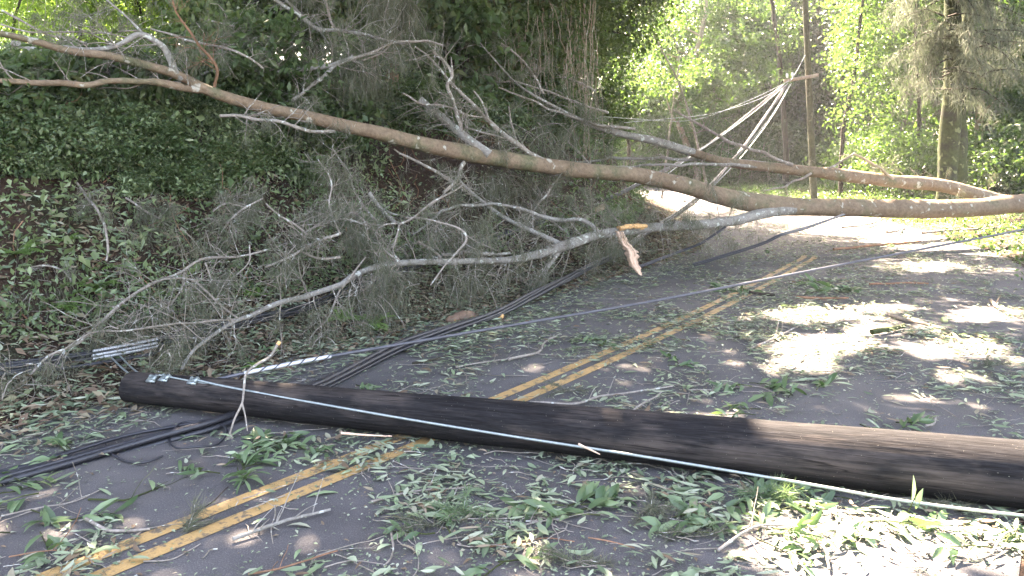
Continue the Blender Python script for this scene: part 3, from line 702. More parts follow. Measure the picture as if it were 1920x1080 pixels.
# fallen crown branches strewn up the bank
C_sets = [
 ('grey mossy branch resting behind the two upper limbs at top left', [
  ('branch', gr, [(20, 80, 8.4), (43, 87, 8.4), (110, 113, 8.4), (200, 133, 8.5), (260, 145, 8.6), (340, 157, 8.8)], [10, 14, 15, 12], (10, .3, .8)),
  ('branch', tg, [(0, 20, 8.3), (33, 37, 8.3), (100, 67, 8.3), (200, 90, 8.4), (300, 120, 8.5)], [4, 4, 3], (8, .3, .7)),
  ('branch', tg, [(0, 45, 8.3), (60, 60, 8.3), (140, 62, 8.3), (260, 57, 8.4)], [4, 3], (6, .3, .6)),
  ('branch', tg, [(0, 108, 8.1), (60, 118, 8.1), (130, 133, 8.2), (200, 150, 8.3)], [4, 4], (6, .3, .6)),
  ('branch', gr, [(100, 206, 8.2), (120, 196, 8.2), (140, 183, 8.2), (177, 167, 8.2), (217, 163, 8.3)], [8, 8, 7], (5, .2, .5))]),
 ('long grey branch with an orange broken end across the upper bank', [
  ('branch', gr, [(373, 143, 9.2), (417, 133, 9.3), (500, 133, 9.5), (567, 130, 9.7), (610, 127, 9.9), (640, 115, 10), (660, 108, 10.1)], [5, 7, 8, 9, 10], (9, .3, .7)),
  ('branch', tg, [(657, 110, 10.1), (700, 97, 10.3), (737, 78, 10.4), (790, 77, 10.6), (833, 86, 10.7)], [6, 5, 4], (6, .3, .6)),
  ('branch', tg, [(737, 78, 10.4), (715, 100, 10.4), (680, 115, 10.3)], [5, 4], (3, .2, .5)),
  ('branch', gr, [(547, 190, 9.4), (580, 165, 9.6), (610, 140, 9.8), (635, 118, 10)], [6, 8, 8], (3, .2, .5))]),
 ('pale branching dead limb hanging at the top centre left', [
  ('branch', gr, [(500, -10, 10), (547, 20, 10), (587, 50, 10.1), (640, 60, 10.2), (700, 68, 10.4), (760, 82, 10.6)], [6, 8, 7, 5], (9, .3, .8)),
  ('branch', gr, [(590, 52, 10.1), (570, 35, 10.1), (535, 0, 10)], [7, 5], (3, .2, .5)),
  ('branch', tg, [(640, 70, 10.3), (625, 45, 10.2), (607, 0, 10.1)], [4, 5], (3, .2, .5)),
  ('branch', tg, [(390, 40, 9.3), (433, 50, 9.5), (500, 60, 9.7), (547, 77, 9.9)], [3, 4, 4], (6, .3, .7)),
  ('branch', tg, [(380, 82, 9.2), (440, 84, 9.4), (500, 87, 9.6), (520, 92, 9.7)], [3, 4, 3], (5, .2, .5))]),
 ('bent grey vine stem hanging down the left bank', [
  ('stem', tg, [(120, 325, 7.6), (157, 360, 7.4), (183, 387, 7.2), (197, 420, 7.1), (205, 467, 7), (200, 493, 6.9)], [4, 5, 5, 4], (4, .1, .3))]),
 ('thin forked dead twig on the green part of the bank', [
  ('branch', tg, [(233, 373, 7.6), (267, 397, 7.6), (300, 413, 7.6)], [4, 3], (5, .1, .3))]),
 ('arching brown twig on the leaf litter at far left', [
  ('branch', tg, [(30, 530, 6.7), (45, 508, 6.7), (80, 498, 6.8), (120, 508, 6.8), (142, 530, 6.7)], [3, 4, 3], (3, .1, .3))]),
 ('tangle of lichen twigs on the bank above the thick lower limb', [
  ('branch', tg, [(640, 430, 8.6), (660, 400, 8.7), (690, 420, 8.8), (680, 450, 8.7)], [4, 4, 3], (12, .15, .4)),
  ('branch', tg, [(560, 455, 8.2), (600, 420, 8.3), (640, 410, 8.4), (690, 425, 8.5)], [4, 4], (10, .15, .45)),
  ('branch', tg, [(400, 395, 7.9), (430, 380, 7.9), (470, 385, 7.9)], [3, 3], (10, .1, .35))]),
 ('spray of bare twigs on the bank beneath the middle of the main trunk', [
  ('branch', tg, [(1055, 430, 12.2), (1010, 390, 12.3), (975, 350, 12.4), (950, 330, 12.4)], [4, 4, 3], (12, .3, .8)),
  ('branch', tg, [(990, 410, 11.9), (1010, 380, 12), (1040, 345, 12.2), (1060, 335, 12.3)], [4, 3], (8, .3, .7)),
  ('branch', tg, [(1000, 390, 12), (1020, 370, 12), (1052, 330, 12.1)], [5, 4], (6, .3, .7))]),
]
for lab, L in C_sets:
    p = L[0][2][0]; w0 = W(*p)
    limb_thing('fallen_branch', lab, 'branch', (w0[0], w0[1], terrain(w0[0], w0[1])), L, tg, M['needle'], .25)

# ------------------------------------------------------------------ drooping needle foliage over the bank (broken ironwood sprays)
def spray_thing(name, label, cx, cy, D, rx, ry, n, L=.35, mat=None, down=1.2, w=.0028, group=None, sp=.5, zr=.5):
    mb = MB(); tw = MB()
    c = W(cx, cy, D)
    sx, sz = rx / FPX * D, ry / FPX * D
    a = rng.normal(size=(n, 3)) * [sx * .5, zr, sz * .5] + c
    root = thing(name, label, 'foliage spray', c, group)
    st = []
    for k in range(max(5, n // 3)):
        p0 = c + rng.normal(size=3) * [sx * .25, zr * .4, sz * .2] + [0, 0, sz * .35]; d = norm(a[k * 7 % n] - p0 + rng.normal(size=3) * .1)
        Ls = random.uniform(.4, 1.1) * max(sx, sz); pts = [p0]
        for j in range(9): d = norm(d + rng.normal(size=3) * .12 + [0, 0, -.16]); pts.append(pts[-1] + d * Ls / 9)
        pts = np.array(pts); tube(tw, pts, np.linspace(.006, .0024, 10), 4, cap=False); st.append(pts[2:])
    A = np.vstack([a] + st)
    needles(mb, A, 5, L, w, down, sp, jit=.05)
    obj('twigs', tw, M['twig'], root)['kind'] = 'stuff'; obj('needles', mb, mat or M['needle'], root)
    return root
for i_, (cx, cy, D, rx, ry, n, lab) in enumerate([
    (738, 25, 11.6, 85, 110, 700, 'grey ironwood foliage hanging at the top around the reddish trunk'),
    (690, 150, 10.6, 60, 70, 160, 'wispy grey needles hanging under the long grey branch'),
    (610, 95, 10.4, 70, 40, 60, 'wispy needles on the pale limb at the top'),
    (430, 60, 9.8, 80, 40, 50, 'thin needle spray near the upright reddish twig'),
    (940, 350, 11.6, 90, 50, 120, 'grey needle foliage under the middle of the main trunk'),
    (640, 330, 9.0, 90, 50, 80, 'grey needle foliage on the bank below the trunk'),
    (850, 430, 10.2, 90, 45, 110, 'grey needle foliage between trunk and lower limb'),
    (720, 560, 8.2, 110, 55, 150, 'needle foliage hanging under the lower limb at centre'),
    (880, 540, 9.2, 90, 45, 110, 'needle foliage hanging right of centre under the lower limb'),
    (560, 470, 7.9, 80, 40, 70, 'sparse needles around the forked pale twigs'),
    (400, 450, 7.6, 80, 45, 70, 'sparse needles on the left green bank'),
    (270, 600, 6.5, 90, 40, 90, 'needle foliage on the long thin branch at left'),
    (330, 655, 6.1, 70, 35, 70, 'needle foliage draped over the black bundle above the pole tip'),
    (80, 560, 6.6, 70, 40, 60, 'brownish needles on leaf litter at far left'),
    (50, 700, 5.7, 60, 35, 60, 'needle tuft at the left edge beside the cables'),
    (600, 640, 7.2, 70, 35, 60, 'low needle tuft behind the fallen pole'),
    (250, 130, 8.6, 130, 40, 70, 'dark wispy needles between the two upper limbs'),
    (1010, 260, 12.6, 110, 50, 110, 'wispy needles above the middle of the trunk'),
    (1150, 460, 12.4, 70, 30, 60, 'needles under the broken part of the lower limb'),
]): spray_thing('ironwood_spray', lab, cx, cy, D, rx, ry, int(n * .4), L=.19 * D / 9, w=.0012 * D / 9 + .0004)

# ------------------------------------------------------------------ foliage masses
def crown_pts(nc, rx, ry, rz, per, cr, shell=.5):
    u = norm(rng.normal(size=(nc, 3))); rad = (shell + (1 - shell) * rng.random((nc, 1)) ** .6)
    C = u * rad * [rx, ry, rz]
    s = cr * (.6 + .8 * rng.random((nc, 1, 1)))
    P = C[:, None] + rng.normal(size=(nc, per, 3)) * s * [1, 1, .6]
    out = norm(np.repeat(u, per, 0)); rr = np.repeat(rng.random(nc), per) * .45 + rng.random(nc * per) * .55
    return C, P.reshape(-1, 3), out, rr
def leaf_cloud(mb, P, out, L, Wd, r, droop=.5):
    n = len(P)
    D = norm(rng.normal(size=(n, 3)) + out * .5 + [0, 0, -droop]); N = norm(rng.normal(size=(n, 3)) * .8 + [0, 0, 1.0])
    leaves(mb, P, D, N, L * (.6 + .8 * rng.random(n)), Wd * (.6 + .8 * rng.random(n)), .2, r)

def make_tree(name, label, cat, h, r, crown, leafL, leafW, mat, barkm, group=None, lean=.04, low=.2, nc=60, per=90, cr=.55, limbs=10, loc=(0, 0, 0)):
    root = thing(name, label, cat, loc, group)
    L0 = np.array(loc, float)
    mb = MB()
    n = 14; z = np.linspace(-.3, h, n); ph = rng.random(2) * 9
    P = np.stack([(vnoise(z * .35 + ph[0], z * 0) - .5) * h * lean * 3, (vnoise(z * .35 + ph[1], z * 0 + 4) - .5) * h * lean * 3, z], -1); P -= [P[0, 0], P[0, 1], 0]
    R = np.interp(z, [-.3, .4, h], [r * 1.35, r, r * .25]); tube(mb, P + L0, R, 10, .1)
    rx, ry, rz, cz = crown
    for k in range(limbs):
        i = random.randint(int(n * low) + 1, n - 2); a = random.random() * 6.28; l = random.uniform(.5, 1) * rx
        d = np.array([math.cos(a), math.sin(a), random.uniform(.2, .9)]); pts = [P[i]]
        for j in range(6): d = norm(d + rng.normal(size=3) * .22); pts.append(pts[-1] + d * l / 6)
        tube(mb, np.array(pts) + L0, np.linspace(R[i] * .45, .008, 7), 6, .05)
    obj('trunk', mb, barkm, root)
    mb = MB()
    C, Q, out, rr = crown_pts(nc, rx, ry, rz, per, cr)
    Q = Q + [P[int(n * .6), 0], P[int(n * .6), 1], cz]; leaf_cloud(mb, Q + L0, out, leafL, leafW, rr)
    obj('crown', mb, mat, root)
    return root

# right-hand forest beyond the road
kinds = [
 make_tree('forest_tree', '', 'tree', 13, .16, (3.2, 3.2, 5.0, 6.8), .19, .09, M['forest_light'], M['pale'], nc=250, per=60, cr=.36),
 make_tree('forest_tree', '', 'tree', 14, .20, (3.0, 3.0, 4.8, 7.6), .21, .10, M['forest'], M['dark'], nc=240, per=60, cr=.40),
 make_tree('slender_tree', '', 'tree', 13, .09, (2.3, 2.3, 5.2, 6.6), .17, .08, M['forest_light'], M['grey'], nc=180, per=55, cr=.34, lean=.08),
 make_tree('forest_tree', '', 'tree', 12, .24, (3.4, 3.4, 5.0, 6.4), .20, .10, M['forest'], M['moss'], nc=190, per=60, cr=.5),
]
kl = ['pale-barked tree with light green leaves in the sunlit wood beyond the road', 'dark-barked tree with deep green leaves in the sunlit wood beyond the road',
      'slender grey-stemmed tree with airy light foliage in the wood beyond the road', 'mossy tree with broad dark leaves in the wood beyond the road']
kg = ['pale-barked forest trees', 'dark-barked forest trees', 'slender forest trees', 'mossy forest trees']
spots = []
r2 = random.Random(5)
for row, (D0, n) in enumerate(((29, 6), (34, 8), (40, 10), (48, 11), (58, 13))):
    for k in range(n):
        px = 1080 + (2050 - 1080) * (k + r2.uniform(.1, .9)) / n
        D = D0 + r2.uniform(-2, 3.0)
        x = (px - 960) / FPX * D
        if (2 < x < 14 and D < 39) or (abs(px - 1515) < 110 and D < 44): continue
        d = float(road_d(x, D))
        if -RHALF - 2.0 < d < LHALF + 1.5: continue
        spots.append((x, D))
first = [True] * 4
for k, (x, y) in enumerate(spots):
    q = (k * 7 + k // 3) % 4
    loc = (x, y, float(terrain(x, y)) - .05)
    if first[q]:
        o = kinds[q]; o.location = loc; first[q] = False; o['label'] = kl[q]; o['group'] = kg[q]; o.rotation_euler = (0, 0, r2.random() * 6.28)
    else: dup(kinds[q], loc, r2.random() * 6.28, r2.uniform(.85, 1.25), kl[q], kg[q])

# undergrowth shrubs
def make_shrub(name, label, rx, rz, L, Wd, mat, nc=40, per=70, cr=.28, loc=(0, 0, 0), group=None, stems=6):
    root = thing(name, label, 'shrub', loc, group); L0 = np.array(loc, float)
    mb = MB()
    for k in range(stems):
        a = random.random() * 6.28; pts = [np.array([0, 0, -.1])]; d = np.array([math.cos(a) * .4, math.sin(a) * .4, 1])
        for j in range(6): d = norm(d + rng.normal(size=3) * .2); pts.append(pts[-1] + d * rz * 1.5 / 6)
        tube(mb, np.array(pts) + L0, np.linspace(.02, .005, 7), 5)
    obj('stems', mb, M['dark'], root)
    mb = MB(); C, Q, out, rr = crown_pts(nc, rx, rx, rz, per, cr, .3); Q[:, 2] = np.abs(Q[:, 2] + rz * .8); leaf_cloud(mb, Q + L0, out, L, Wd, rr)
    obj('foliage', mb, mat, root)
    return root
sh = [make_shrub('undergrowth_shrub', '', 1.6, 1.2, .13, .06, M['forest_light'], 70, 60, .3), make_shrub('undergrowth_shrub', '', 1.3, 1.5, .18, .09, M['forest'], 60, 55, .3)]
sl = ['low light green shrub in the undergrowth beyond the road', 'taller dark green shrub in the undergrowth beyond the road']
used = [False, False]
for k in range(46):
    D = r2.uniform(22, 42); px = r2.uniform(1090, 2050); x = (px - 960) / FPX * D; d = float(road_d(x, D))
    if -RHALF - 1.6 < d < LHALF + 1.2: continue
    q = k % 2; loc = (x, D, float(terrain(x, D)) - .05)
    if not used[q]: sh[q].location = loc; used[q] = True; sh[q]['label'] = sl[q]; sh[q]['group'] = 'undergrowth shrubs ' + ('light' if q == 0 else 'dark')
    else: dup(sh[q], loc, r2.random() * 6.28, r2.uniform(.7, 1.3), sl[q], 'undergrowth shrubs ' + ('light' if q == 0 else 'dark'))

airy = make_tree('airy_tree', 'bright airy tree against the sky behind the left bank', 'tree', 10, .09, (2.6, 2.6, 3.2, 5.0), .15, .07, M['airy'], M['dark'], nc=150, per=55, cr=.36, loc=(*W(170, 0, 24)[:2], 2.4), group='airy trees behind the left bank')
for k, (px, D, q, s_) in enumerate([(1120, 42, 0, 1.2), (1150, 47, 1, 1.2), (1180, 43, 0, 1.3), (1210, 46, 1, 1.4), (1240, 50, 0, 1.3), (1265, 47, 0, 1.2), (1290, 52, 1, 1.5), (1310, 44, 0, 1.2), (1195, 54, 1, 1.6), (1390, 47, 1, 1.9), (1420, 50, 0, 2.2), (1450, 46, 1, 1.8), (1490, 48, 0, 2.0), (1530, 46, 1, 1.8), (1570, 49, 0, 2.0), (1400, 55, 1, 2.4), (1460, 56, 0, 2.6), (1340, 46, 1, 1.3), (1140, 55, 0, 1.6)]):
    x = (px - 960) / FPX * D; dup(sh[q], (x, D, float(terrain(x, D)) - .05), r2.random() * 6.28, (s_, s_, s_ * 1.3), sl[q], 'undergrowth shrubs ' + ('light' if q == 0 else 'dark'))
for px, D, s_ in ((-40, 22, .8), (60, 27, .9), (150, 21, .6), (250, 25, .8), (330, 19, .6), (380, 28, 1.0), (120, 36, 1.0), (470, 24, .85), (300, 34, 1.1)):
    x = (px - 960) / FPX * D; dup(airy, (x, D, float(terrain(x, D)) - .05), r2.random() * 6.28, s_, 'bright airy tree against the sky behind the left bank', 'airy trees behind the left bank')
for px, D, s_ in ((-20, 30, .9), (20, 18, .5), (90, 31, 1), (200, 30, .9), (270, 20, .55), (410, 22, .8), (180, 40, 1.2), (40, 42, 1.2), (340, 42, 1.2)):
    x = (px - 960) / FPX * D; dup(airy, (x, D, float(terrain(x, D)) - .6), r2.random() * 6.28, s_ * .9, 'bright airy tree against the sky behind the left bank', 'airy trees behind the left bank')

# low weeds and litter on the right verge
n = 130000; X = rng.uniform(3, 24, n); Y = rng.uniform(11, 44, n); d = road_d(X, Y); sr = -d - RHALF; k = (sr > -.15) & (sr < 9) & (rng.random(n) < np.clip((fbm(X * .9, Y * .9, 3) - .33) * 5, .1, 1)); X, Y = X[k], Y[k]
Z = terrain(X, Y); mb = MB(); P = np.stack([X, Y, Z + rng.random(len(X)) ** 2 * .28 + .01], -1); leaf_cloud(mb, P, P * 0 + [0, 0, .5], .09, .04, rng.random(len(X)))
tag(obj('verge_weeds', mb, M['forest_light']), 'low sunlit weeds and litter along the right verge', 'weeds', None, 'stuff')

for px, D, q in ((1395, 48, 0), (1435, 52, 1), (1470, 47, 0), (1510, 50, 3), (1550, 47, 0), (1590, 50, 1)):
    x = (px - 960) / FPX * D; dup(kinds[q], (x, D, float(terrain(x, D)) - .05), r2.random() * 6.28, 1.1, kl[q], kg[q])

# big mossy ironwood at right with drooping foliage
x, y = W(1772, 400, 24)[:2]
im = thing('ironwood_tree', 'large mossy-trunked ironwood with pale drooping needles at upper right', 'tree', (x, y, float(terrain(x, y))))
L0 = np.array(im.location); mb = MB()
z = np.linspace(-.3, 14, 22); P = np.stack([.25 * np.sin(z * .3), .1 * z * 0, z], -1) + L0; tube(mb, P, np.interp(z, [-.3, .5, 3.5, 14], [.42, .29, .26, .12]), 18, .18)
P2 = catmull([L0 + [.25, 0, -.2], L0 + [.42, 0, 1.5], L0 + [.42, .1, 3.4], L0 + [.9, .3, 6], L0 + [1.6, .4, 10]], .4); tube(mb, P2, np.linspace(.26, .12, len(P2)), 14, .15)
obj('trunk', mb, M['moss'], im)
mb = MB(); tb = MB(); st = []
for k in range(85):
    c0 = L0 + [random.uniform(-.6, .6), random.uniform(-.9, .2), random.uniform(3.5, 9.5)]; a = random.uniform(2.9, 6.6); l = random.uniform(.8, 2.6)
    d = np.array([math.cos(a), math.sin(a) * .9, .3]); pts = [c0]
    for j in range(10): d = norm(d + rng.normal(size=3) * .12 + [0, 0, -.13]); pts.append(pts[-1] + d * l / 10)
    pts = np.array(pts); tube(tb, pts, np.linspace(.03, .006, 11), 5, cap=False); st.append(catmull(pts[3:], .09))
needles(mb, np.vstack(st), 15, .30, .007, .8, .7, jit=.10); obj('needles', mb, M['needle_light'], im); obj('boughs', tb, M['dark'], im)

# thin arching trees at the centre-right gap
for lab, pts, w, m_ in (('thin curved brown tree leaning in the bright gap beyond the road', [(1335, 330, 30), (1300, 240, 30), (1270, 150, 30), (1225, 60, 30), (1195, -60, 30)], .07, 'grey'),
                        ('second thin brown tree arching right of the bright gap', [(1240, 340, 32), (1262, 200, 32), (1272, 100, 32), (1240, 20, 32), (1215, -70, 32)], .06, 'grey'),
                        ('dark upright trunk left of the standing utility pole', [(1474, 370, 37), (1472, 250, 37), (1462, 120, 37), (1440, -60, 37)], .2, 'dark'),
                        ('dark trunk forking right of the standing utility pole', [(1575, 370, 30), (1580, 250, 30), (1600, 150, 30), (1625, -60, 30)], .12, 'dark'),
                        ('slim dark trunk between the pole and the mossy ironwood', [(1722, 360, 29), (1724, 200, 29), (1716, 90, 29), (1722, -60, 29)], .12, 'dark'),
                        ('grey trunk at the far left of the sunlit wood', [(1176, 360, 36), (1178, 250, 36), (1165, 150, 36), (1172, -60, 36)], .13, 'dark'),
                        ('leaning dark trunk near the right edge', [(1862, 350, 30), (1855, 200, 30), (1880, 90, 30), (1890, -60, 30)], .14, 'dark')):
    P3 = px3(pts); gz = float(terrain(P3[0][0], P3[0][1])); P3 = [np.array([P3[0][0], P3[0][1], gz - .2])] + P3[1:]
    root = thing('bare_trunk_tree', lab, 'tree', (P3[0][0], P3[0][1], gz)); mb = MB(); P, R = sweep(mb, P3, w * .75, w * .4, .3, 9, .12, .06)
    grow_twigs(mb, P, R, 9, .8, 2.4, 1, .5, st2 := [], .4, .35, .008); obj('trunk', mb, M[m_], root)
    mb = MB(); Q = np.vstack(st2); Q = np.repeat(Q, 5, 0) + rng.normal(size=(len(Q) * 5, 3)) * .2; leaf_cloud(mb, Q, Q * 0 + [0, 0, .1], .14, .07, rng.random(len(Q))); obj('crown', mb, M['forest_light'], root)

# ------------------------------------------------------------------ vegetation of the left bank
def bank_scatter(n, x0, x1, y0, y1, smin, smax, dens=None):
    X = rng.uniform(x0, x1, n); Y = rng.uniform(y0, y1, n); s = road_d(X, Y) - LHALF
    k = (s > smin) & (s < smax)
    X, Y, s = X[k], Y[k], s[k]
    if dens is not None: k = rng.random(len(X)) < dens(X, Y, s); X, Y, s = X[k], Y[k], s[k]
    return X, Y, s
def surf_normal(X, Y, e=.06):
    a = terrain(X, Y); nx = -(terrain(X + e, Y) - a) / e; ny = -(terrain(X, Y + e) - a) / e
    return a, norm(np.stack([nx, ny, np.ones_like(nx)], -1))
# creeping leaves over the bank face
def dn(X, Y, s):
    f = fbm(X * .8 + 3, Y * .8 + 8, 3)
    left = np.clip((-.5 - X) / 2.5, 0, 1) * 1.4
    return np.clip((f - .42 + .12 * left + .18 * (s > 2.3)) * 5, .04, 1)
X, Y, s = bank_scatter(330000, -12, 4, 3, 24, .9, 5.5, dn)
Z, N = surf_normal(X, Y); off = rng.random(len(X)) ** 2 * .35
mb = MB(); P = np.stack([X, Y, Z], -1) + N * (off[:, None] + .02)
sz = .028 + .03 * rng.random(len(X)) + .035 * (rng.random(len(X)) < .12) * (fbm(X * .5, Y * .5, 2) > .45)
leaf_cloud(mb, P, N, sz * 1.3, sz * .6, np.clip(fbm(X * 2, Y * 2, 2) * .6 + rng.random(len(X)) * .4, 0, 1))
tag(obj('bank_ground_cover', mb, M['bank']), 'dark green creeping leaves covering the steep left bank', 'ground cover', None, 'stuff')
# roots, stems and dead vines hanging on the bank
mb = MB()
X, Y, s = bank_scatter(1500, -10, 3.5, 4, 20, 1.3, 4.0)
Z, N = surf_normal(X, Y)
for k in range(len(X)):
    p = np.array([X[k], Y[k], Z[k]]) + N[k] * random.uniform(.03, .2); d = norm(np.array([random.gauss(0, .6), -.5, -1.2]) + rng.normal(size=3) * .4); pts = [p]
    L = random.uniform(.3, 1.0)
    for j in range(6): d = norm(d + rng.normal(size=3) * .25); pts.append(pts[-1] + d * L / 6)
    tube(mb, np.array(pts), np.linspace(.006, .002, 7) * random.uniform(.6, 1.4), 4, cap=False)
tag(obj('bank_roots', mb, M['redbark']), 'tangle of thin roots and dead vines hanging on the bank soil', 'roots', None, 'stuff')
# shrubs along the bank top
sb = [make_shrub('bank_shrub', '', .75, .6, .10, .055, M['bank'], 60, 55, .17), make_shrub('bank_shrub', '', .9, .9, .13, .06, M['vine'], 60, 55, .2)]
big = make_shrub('bank_shrub', 'broad-leaved pale green plant hanging on the left bank', .8, .8, .20, .10, M['vine'], 34, 30, .22, loc=tuple(ground_hit(60, 300)), group='broad-leaved bank plants'); big.scale = (.32, .32, .32)
usedb = [False, False]
bl = ['dense dark small-leaved shrub growing on top of the left bank', 'taller olive vine-tangled shrub growing on top of the left bank']
for k in range(70):
    X, Y = r2.uniform(-12, 4), r2.uniform(5, 24); s = float(road_d(X, Y)) - LHALF
    if s < 2.5 or s > 6.5: continue
    px = 960 + X / Y * FPX
    if px > 1120 or px < -150 or (px < 330 and s > 3.4): continue
    q = k % 2; sc_ = r2.uniform(.6, 1.0) if px < 640 else r2.uniform(.9, 1.5)
    loc = (X, Y, float(terrain(X, Y)) - .1)
    if not usedb[q]: sb[q].location = loc; usedb[q] = True; sb[q]['label'] = bl[q]; sb[q]['group'] = 'bank shrubs ' + str('dark' if q == 0 else 'olive')
    else: dup(sb[q], loc, r2.random() * 6.28, sc_, bl[q], 'bank shrubs ' + str('dark' if q == 0 else 'olive'))
for k in range(120):
    X, Y = r2.uniform(-9, 1), r2.uniform(5, 16); s = float(road_d(X, Y)) - LHALF; px = 960 + X / Y * FPX
    if s < 1.5 or s > 3.0 or px < -60 or px > 620 + r2.random() * 300 or r2.random() < (px - 100) / 1100: continue
    dup(sb[k % 2], (X, Y, float(terrain(X, Y)) - .12), r2.random() * 6.28, r2.uniform(.3, .55), 'small leafy plant clinging to the left bank face', 'small plants on the bank face')
for px in range(-60, 1130, 24):
    for py in (205, 240, 275, 310, 350):
        if px > 620 and py > 300 or (px < 250 and py > 320) or r2.random() < (.12 if px < 280 else (.4 if py < 240 else .7)): continue
        p = ground_hit(px + r2.uniform(-14, 14), py + r2.uniform(-14, 14), .0)
        if p[1] > 22 or float(road_d(p[0], p[1])) - LHALF > 8: continue
        z_ = r2.uniform(.34, .6) * (p[1] / 9) * (1.15 if px < 280 and py < 300 else .8)
        if r2.random() < .28: dup(big, (p[0], p[1], float(terrain(p[0], p[1])) - .1), r2.random() * 6.28, z_, 'broad-leaved pale green plant hanging on the left bank', 'broad-leaved bank plants'); continue
        dup(sb[(px // 24 + py) % 3 % 2], (p[0], p[1], float(terrain(p[0], p[1])) - .25 * z_), r2.random() * 6.28, (z_, z_, z_ * .8), 'small leafy plant clinging to the left bank face', 'small plants on the bank face')
# trees on and behind the bank
bt = [make_tree('bank_tree', '', 'tree', 10, .12, (2.1, 2.1, 3.2, 3.6), .13, .065, M['vine'], M['dark'], nc=230, per=70, cr=.28, low=.1),
      make_tree('bank_tree', '', 'tree', 11, .15, (2.6, 2.6, 3.6, 4.6), .15, .07, M['forest'], M['dark'], nc=230, per=65, cr=.34, low=.1)]
btl = ['vine-smothered tree on the left bank above the fallen trunk', 'leafy green tree behind the left bank']
ub = [False, False]
for k, (px, D, s_) in enumerate([(700, 14.5, 1.0), (820, 15, .95), (900, 16.5, 1.0), (980, 17.5, 1.0), (1030, 19.5, 1.0), (1065, 22.5, .95), (620, 15.5, .95), (780, 19, 1.3), (950, 23, 1.4), (1060, 27, 1.1),
                                 (540, 14.5, .75), (440, 14.8, .8), (500, 19, 1.2), (420, 15.5, .7), (640, 21, 1.3), (860, 26, 1.5), (400, 24, 1.3), (560, 26, 1.4), (720, 27, 1.5)]):
    X = (px - 960) / FPX * D; q = 0 if px > 600 and D < 20 else 1; loc = (X, D, float(terrain(X, D)) - .2)
    if not ub[q]: bt[q].location = loc; ub[q] = True; bt[q].scale = (s_,) * 3; bt[q]['label'] = btl[q]; bt[q]['group'] = 'bank trees ' + ('vine' if q == 0 else 'leafy')
    else: dup(bt[q], loc, r2.random() * 6.28, s_, btl[q], 'bank trees ' + ('vine' if q == 0 else 'leafy'))
# hanging vines curtain at centre
mb = MB(); tb = MB()
for k in range(420):
    D = random.uniform(14.2, 19.5); px = random.uniform(660, 1120); c = W(px, random.uniform(-80, 160), D); L = random.uniform(1.0, 3.2)
    n = 12; pts = c + np.stack([np.cumsum(rng.normal(size=n)) * .03, np.cumsum(rng.normal(size=n)) * .03, -np.linspace(0, L, n)], -1); tube(tb, pts, .006, 4, cap=False)
    if k % 3 == 0:
        Q = np.repeat(pts, 4, 0) + rng.normal(size=(n * 4, 3)) * .07; leaf_cloud(mb, Q, Q * 0, .10, .055, np.full(len(Q), random.random()) * .6 + rng.random(len(Q)) * .4, 1.2)
v = tag(obj('hanging_vines', tb, M['pale']), 'curtain of brown hanging vines over the dark bank trees at centre', 'vines', None, 'stuff'); mo = obj('foliage', mb, M['vine'], v)
# red-barked ironwood trunk on the bank
x, y = W(735, 300, 12.8)[:2]; gz = float(terrain(x, y))
rt = thing('red_trunk_tree', 'reddish ironwood trunk standing on the bank behind the fallen limbs', 'tree', (x, y, gz)); mb = MB()
P, R = sweep(mb, [np.array([x, y, gz - .2]), W(735, 150, 12.8), W(738, 60, 12.8), W(730, -60, 12.8), W(735, -300, 12.8)], .12, .08, .2, 12, .15); grow_twigs(mb, P, R, 10, .5, 1.4, 1, .1, st3 := [], .3, .4, .004)
obj('trunk', mb, M['redbark'], rt); mb = MB(); needles(mb, np.vstack(st3), 24, .3, .0025, .9, .7, jit=.05); obj('needles', mb, M['needle'], rt)

# ferns and small plants on the bank foot
def fern(label, px, py, n, L, name='fern', group=None):
    p = ground_hit(px, py, .02); root = thing(name, label, 'fern', p, group); mb = MB()
    for k in range(n):
        a = 2 * math.pi * k / n + random.uniform(-.3, .3); d = np.array([math.cos(a), math.sin(a) - .3, random.uniform(.3, .9)]); d = norm(d); l = L * random.uniform(.7, 1.1); m = 14
        t = np.linspace(0, 1, m); R_ = p + d * (t * l)[:, None] - np.array([0, 0, 1]) * (.35 * l * t ** 2)[:, None] + [0, 0, .02]
        T = norm(np.gradient(R_, axis=0)); S = norm(np.cross(T, [0, 0, 1.0])); N = np.cross(S, T); N[:, 2] = np.abs(N[:, 2])
        wl = l * .28 * np.sin(np.pi * np.clip(t * .9 + .1, 0, 1)) ** .8
        for sg in (-1, 1): leaves(mb, R_ + S * sg * (wl / 2)[:, None], norm(S * sg + T * .5), N, wl, l * .055, .1, np.full(m, random.random()))
        tube(mb, R_, .003, 4, cap=False)
    obj('fronds', mb, M['fern'], root)
for lab, px, py, n, L in (('bright green fern on the left bank foot', 185, 545, 11, .34), ('small fern right of the larger bright fern', 232, 505, 9, .25), ('fern near the left edge of the bank', 30, 480, 11, .3),
                          ('low leafy fern left of centre on the litter', 130, 580, 8, .22), ('tiny fern high on the green bank', 125, 455, 8, .2), ('small fern amid creepers mid bank', 300, 420, 9, .2),
                          ('small fern beneath the lower limb', 480, 560, 8, .2), ('fern at the bank base in the middle', 700, 610, 9, .28), ('fern low under the hanging needles', 640, 600, 9, .25), ('pale fern sprouting behind the pole tip', 480, 690, 7, .12)):
    fern(lab, px, py, n, L)

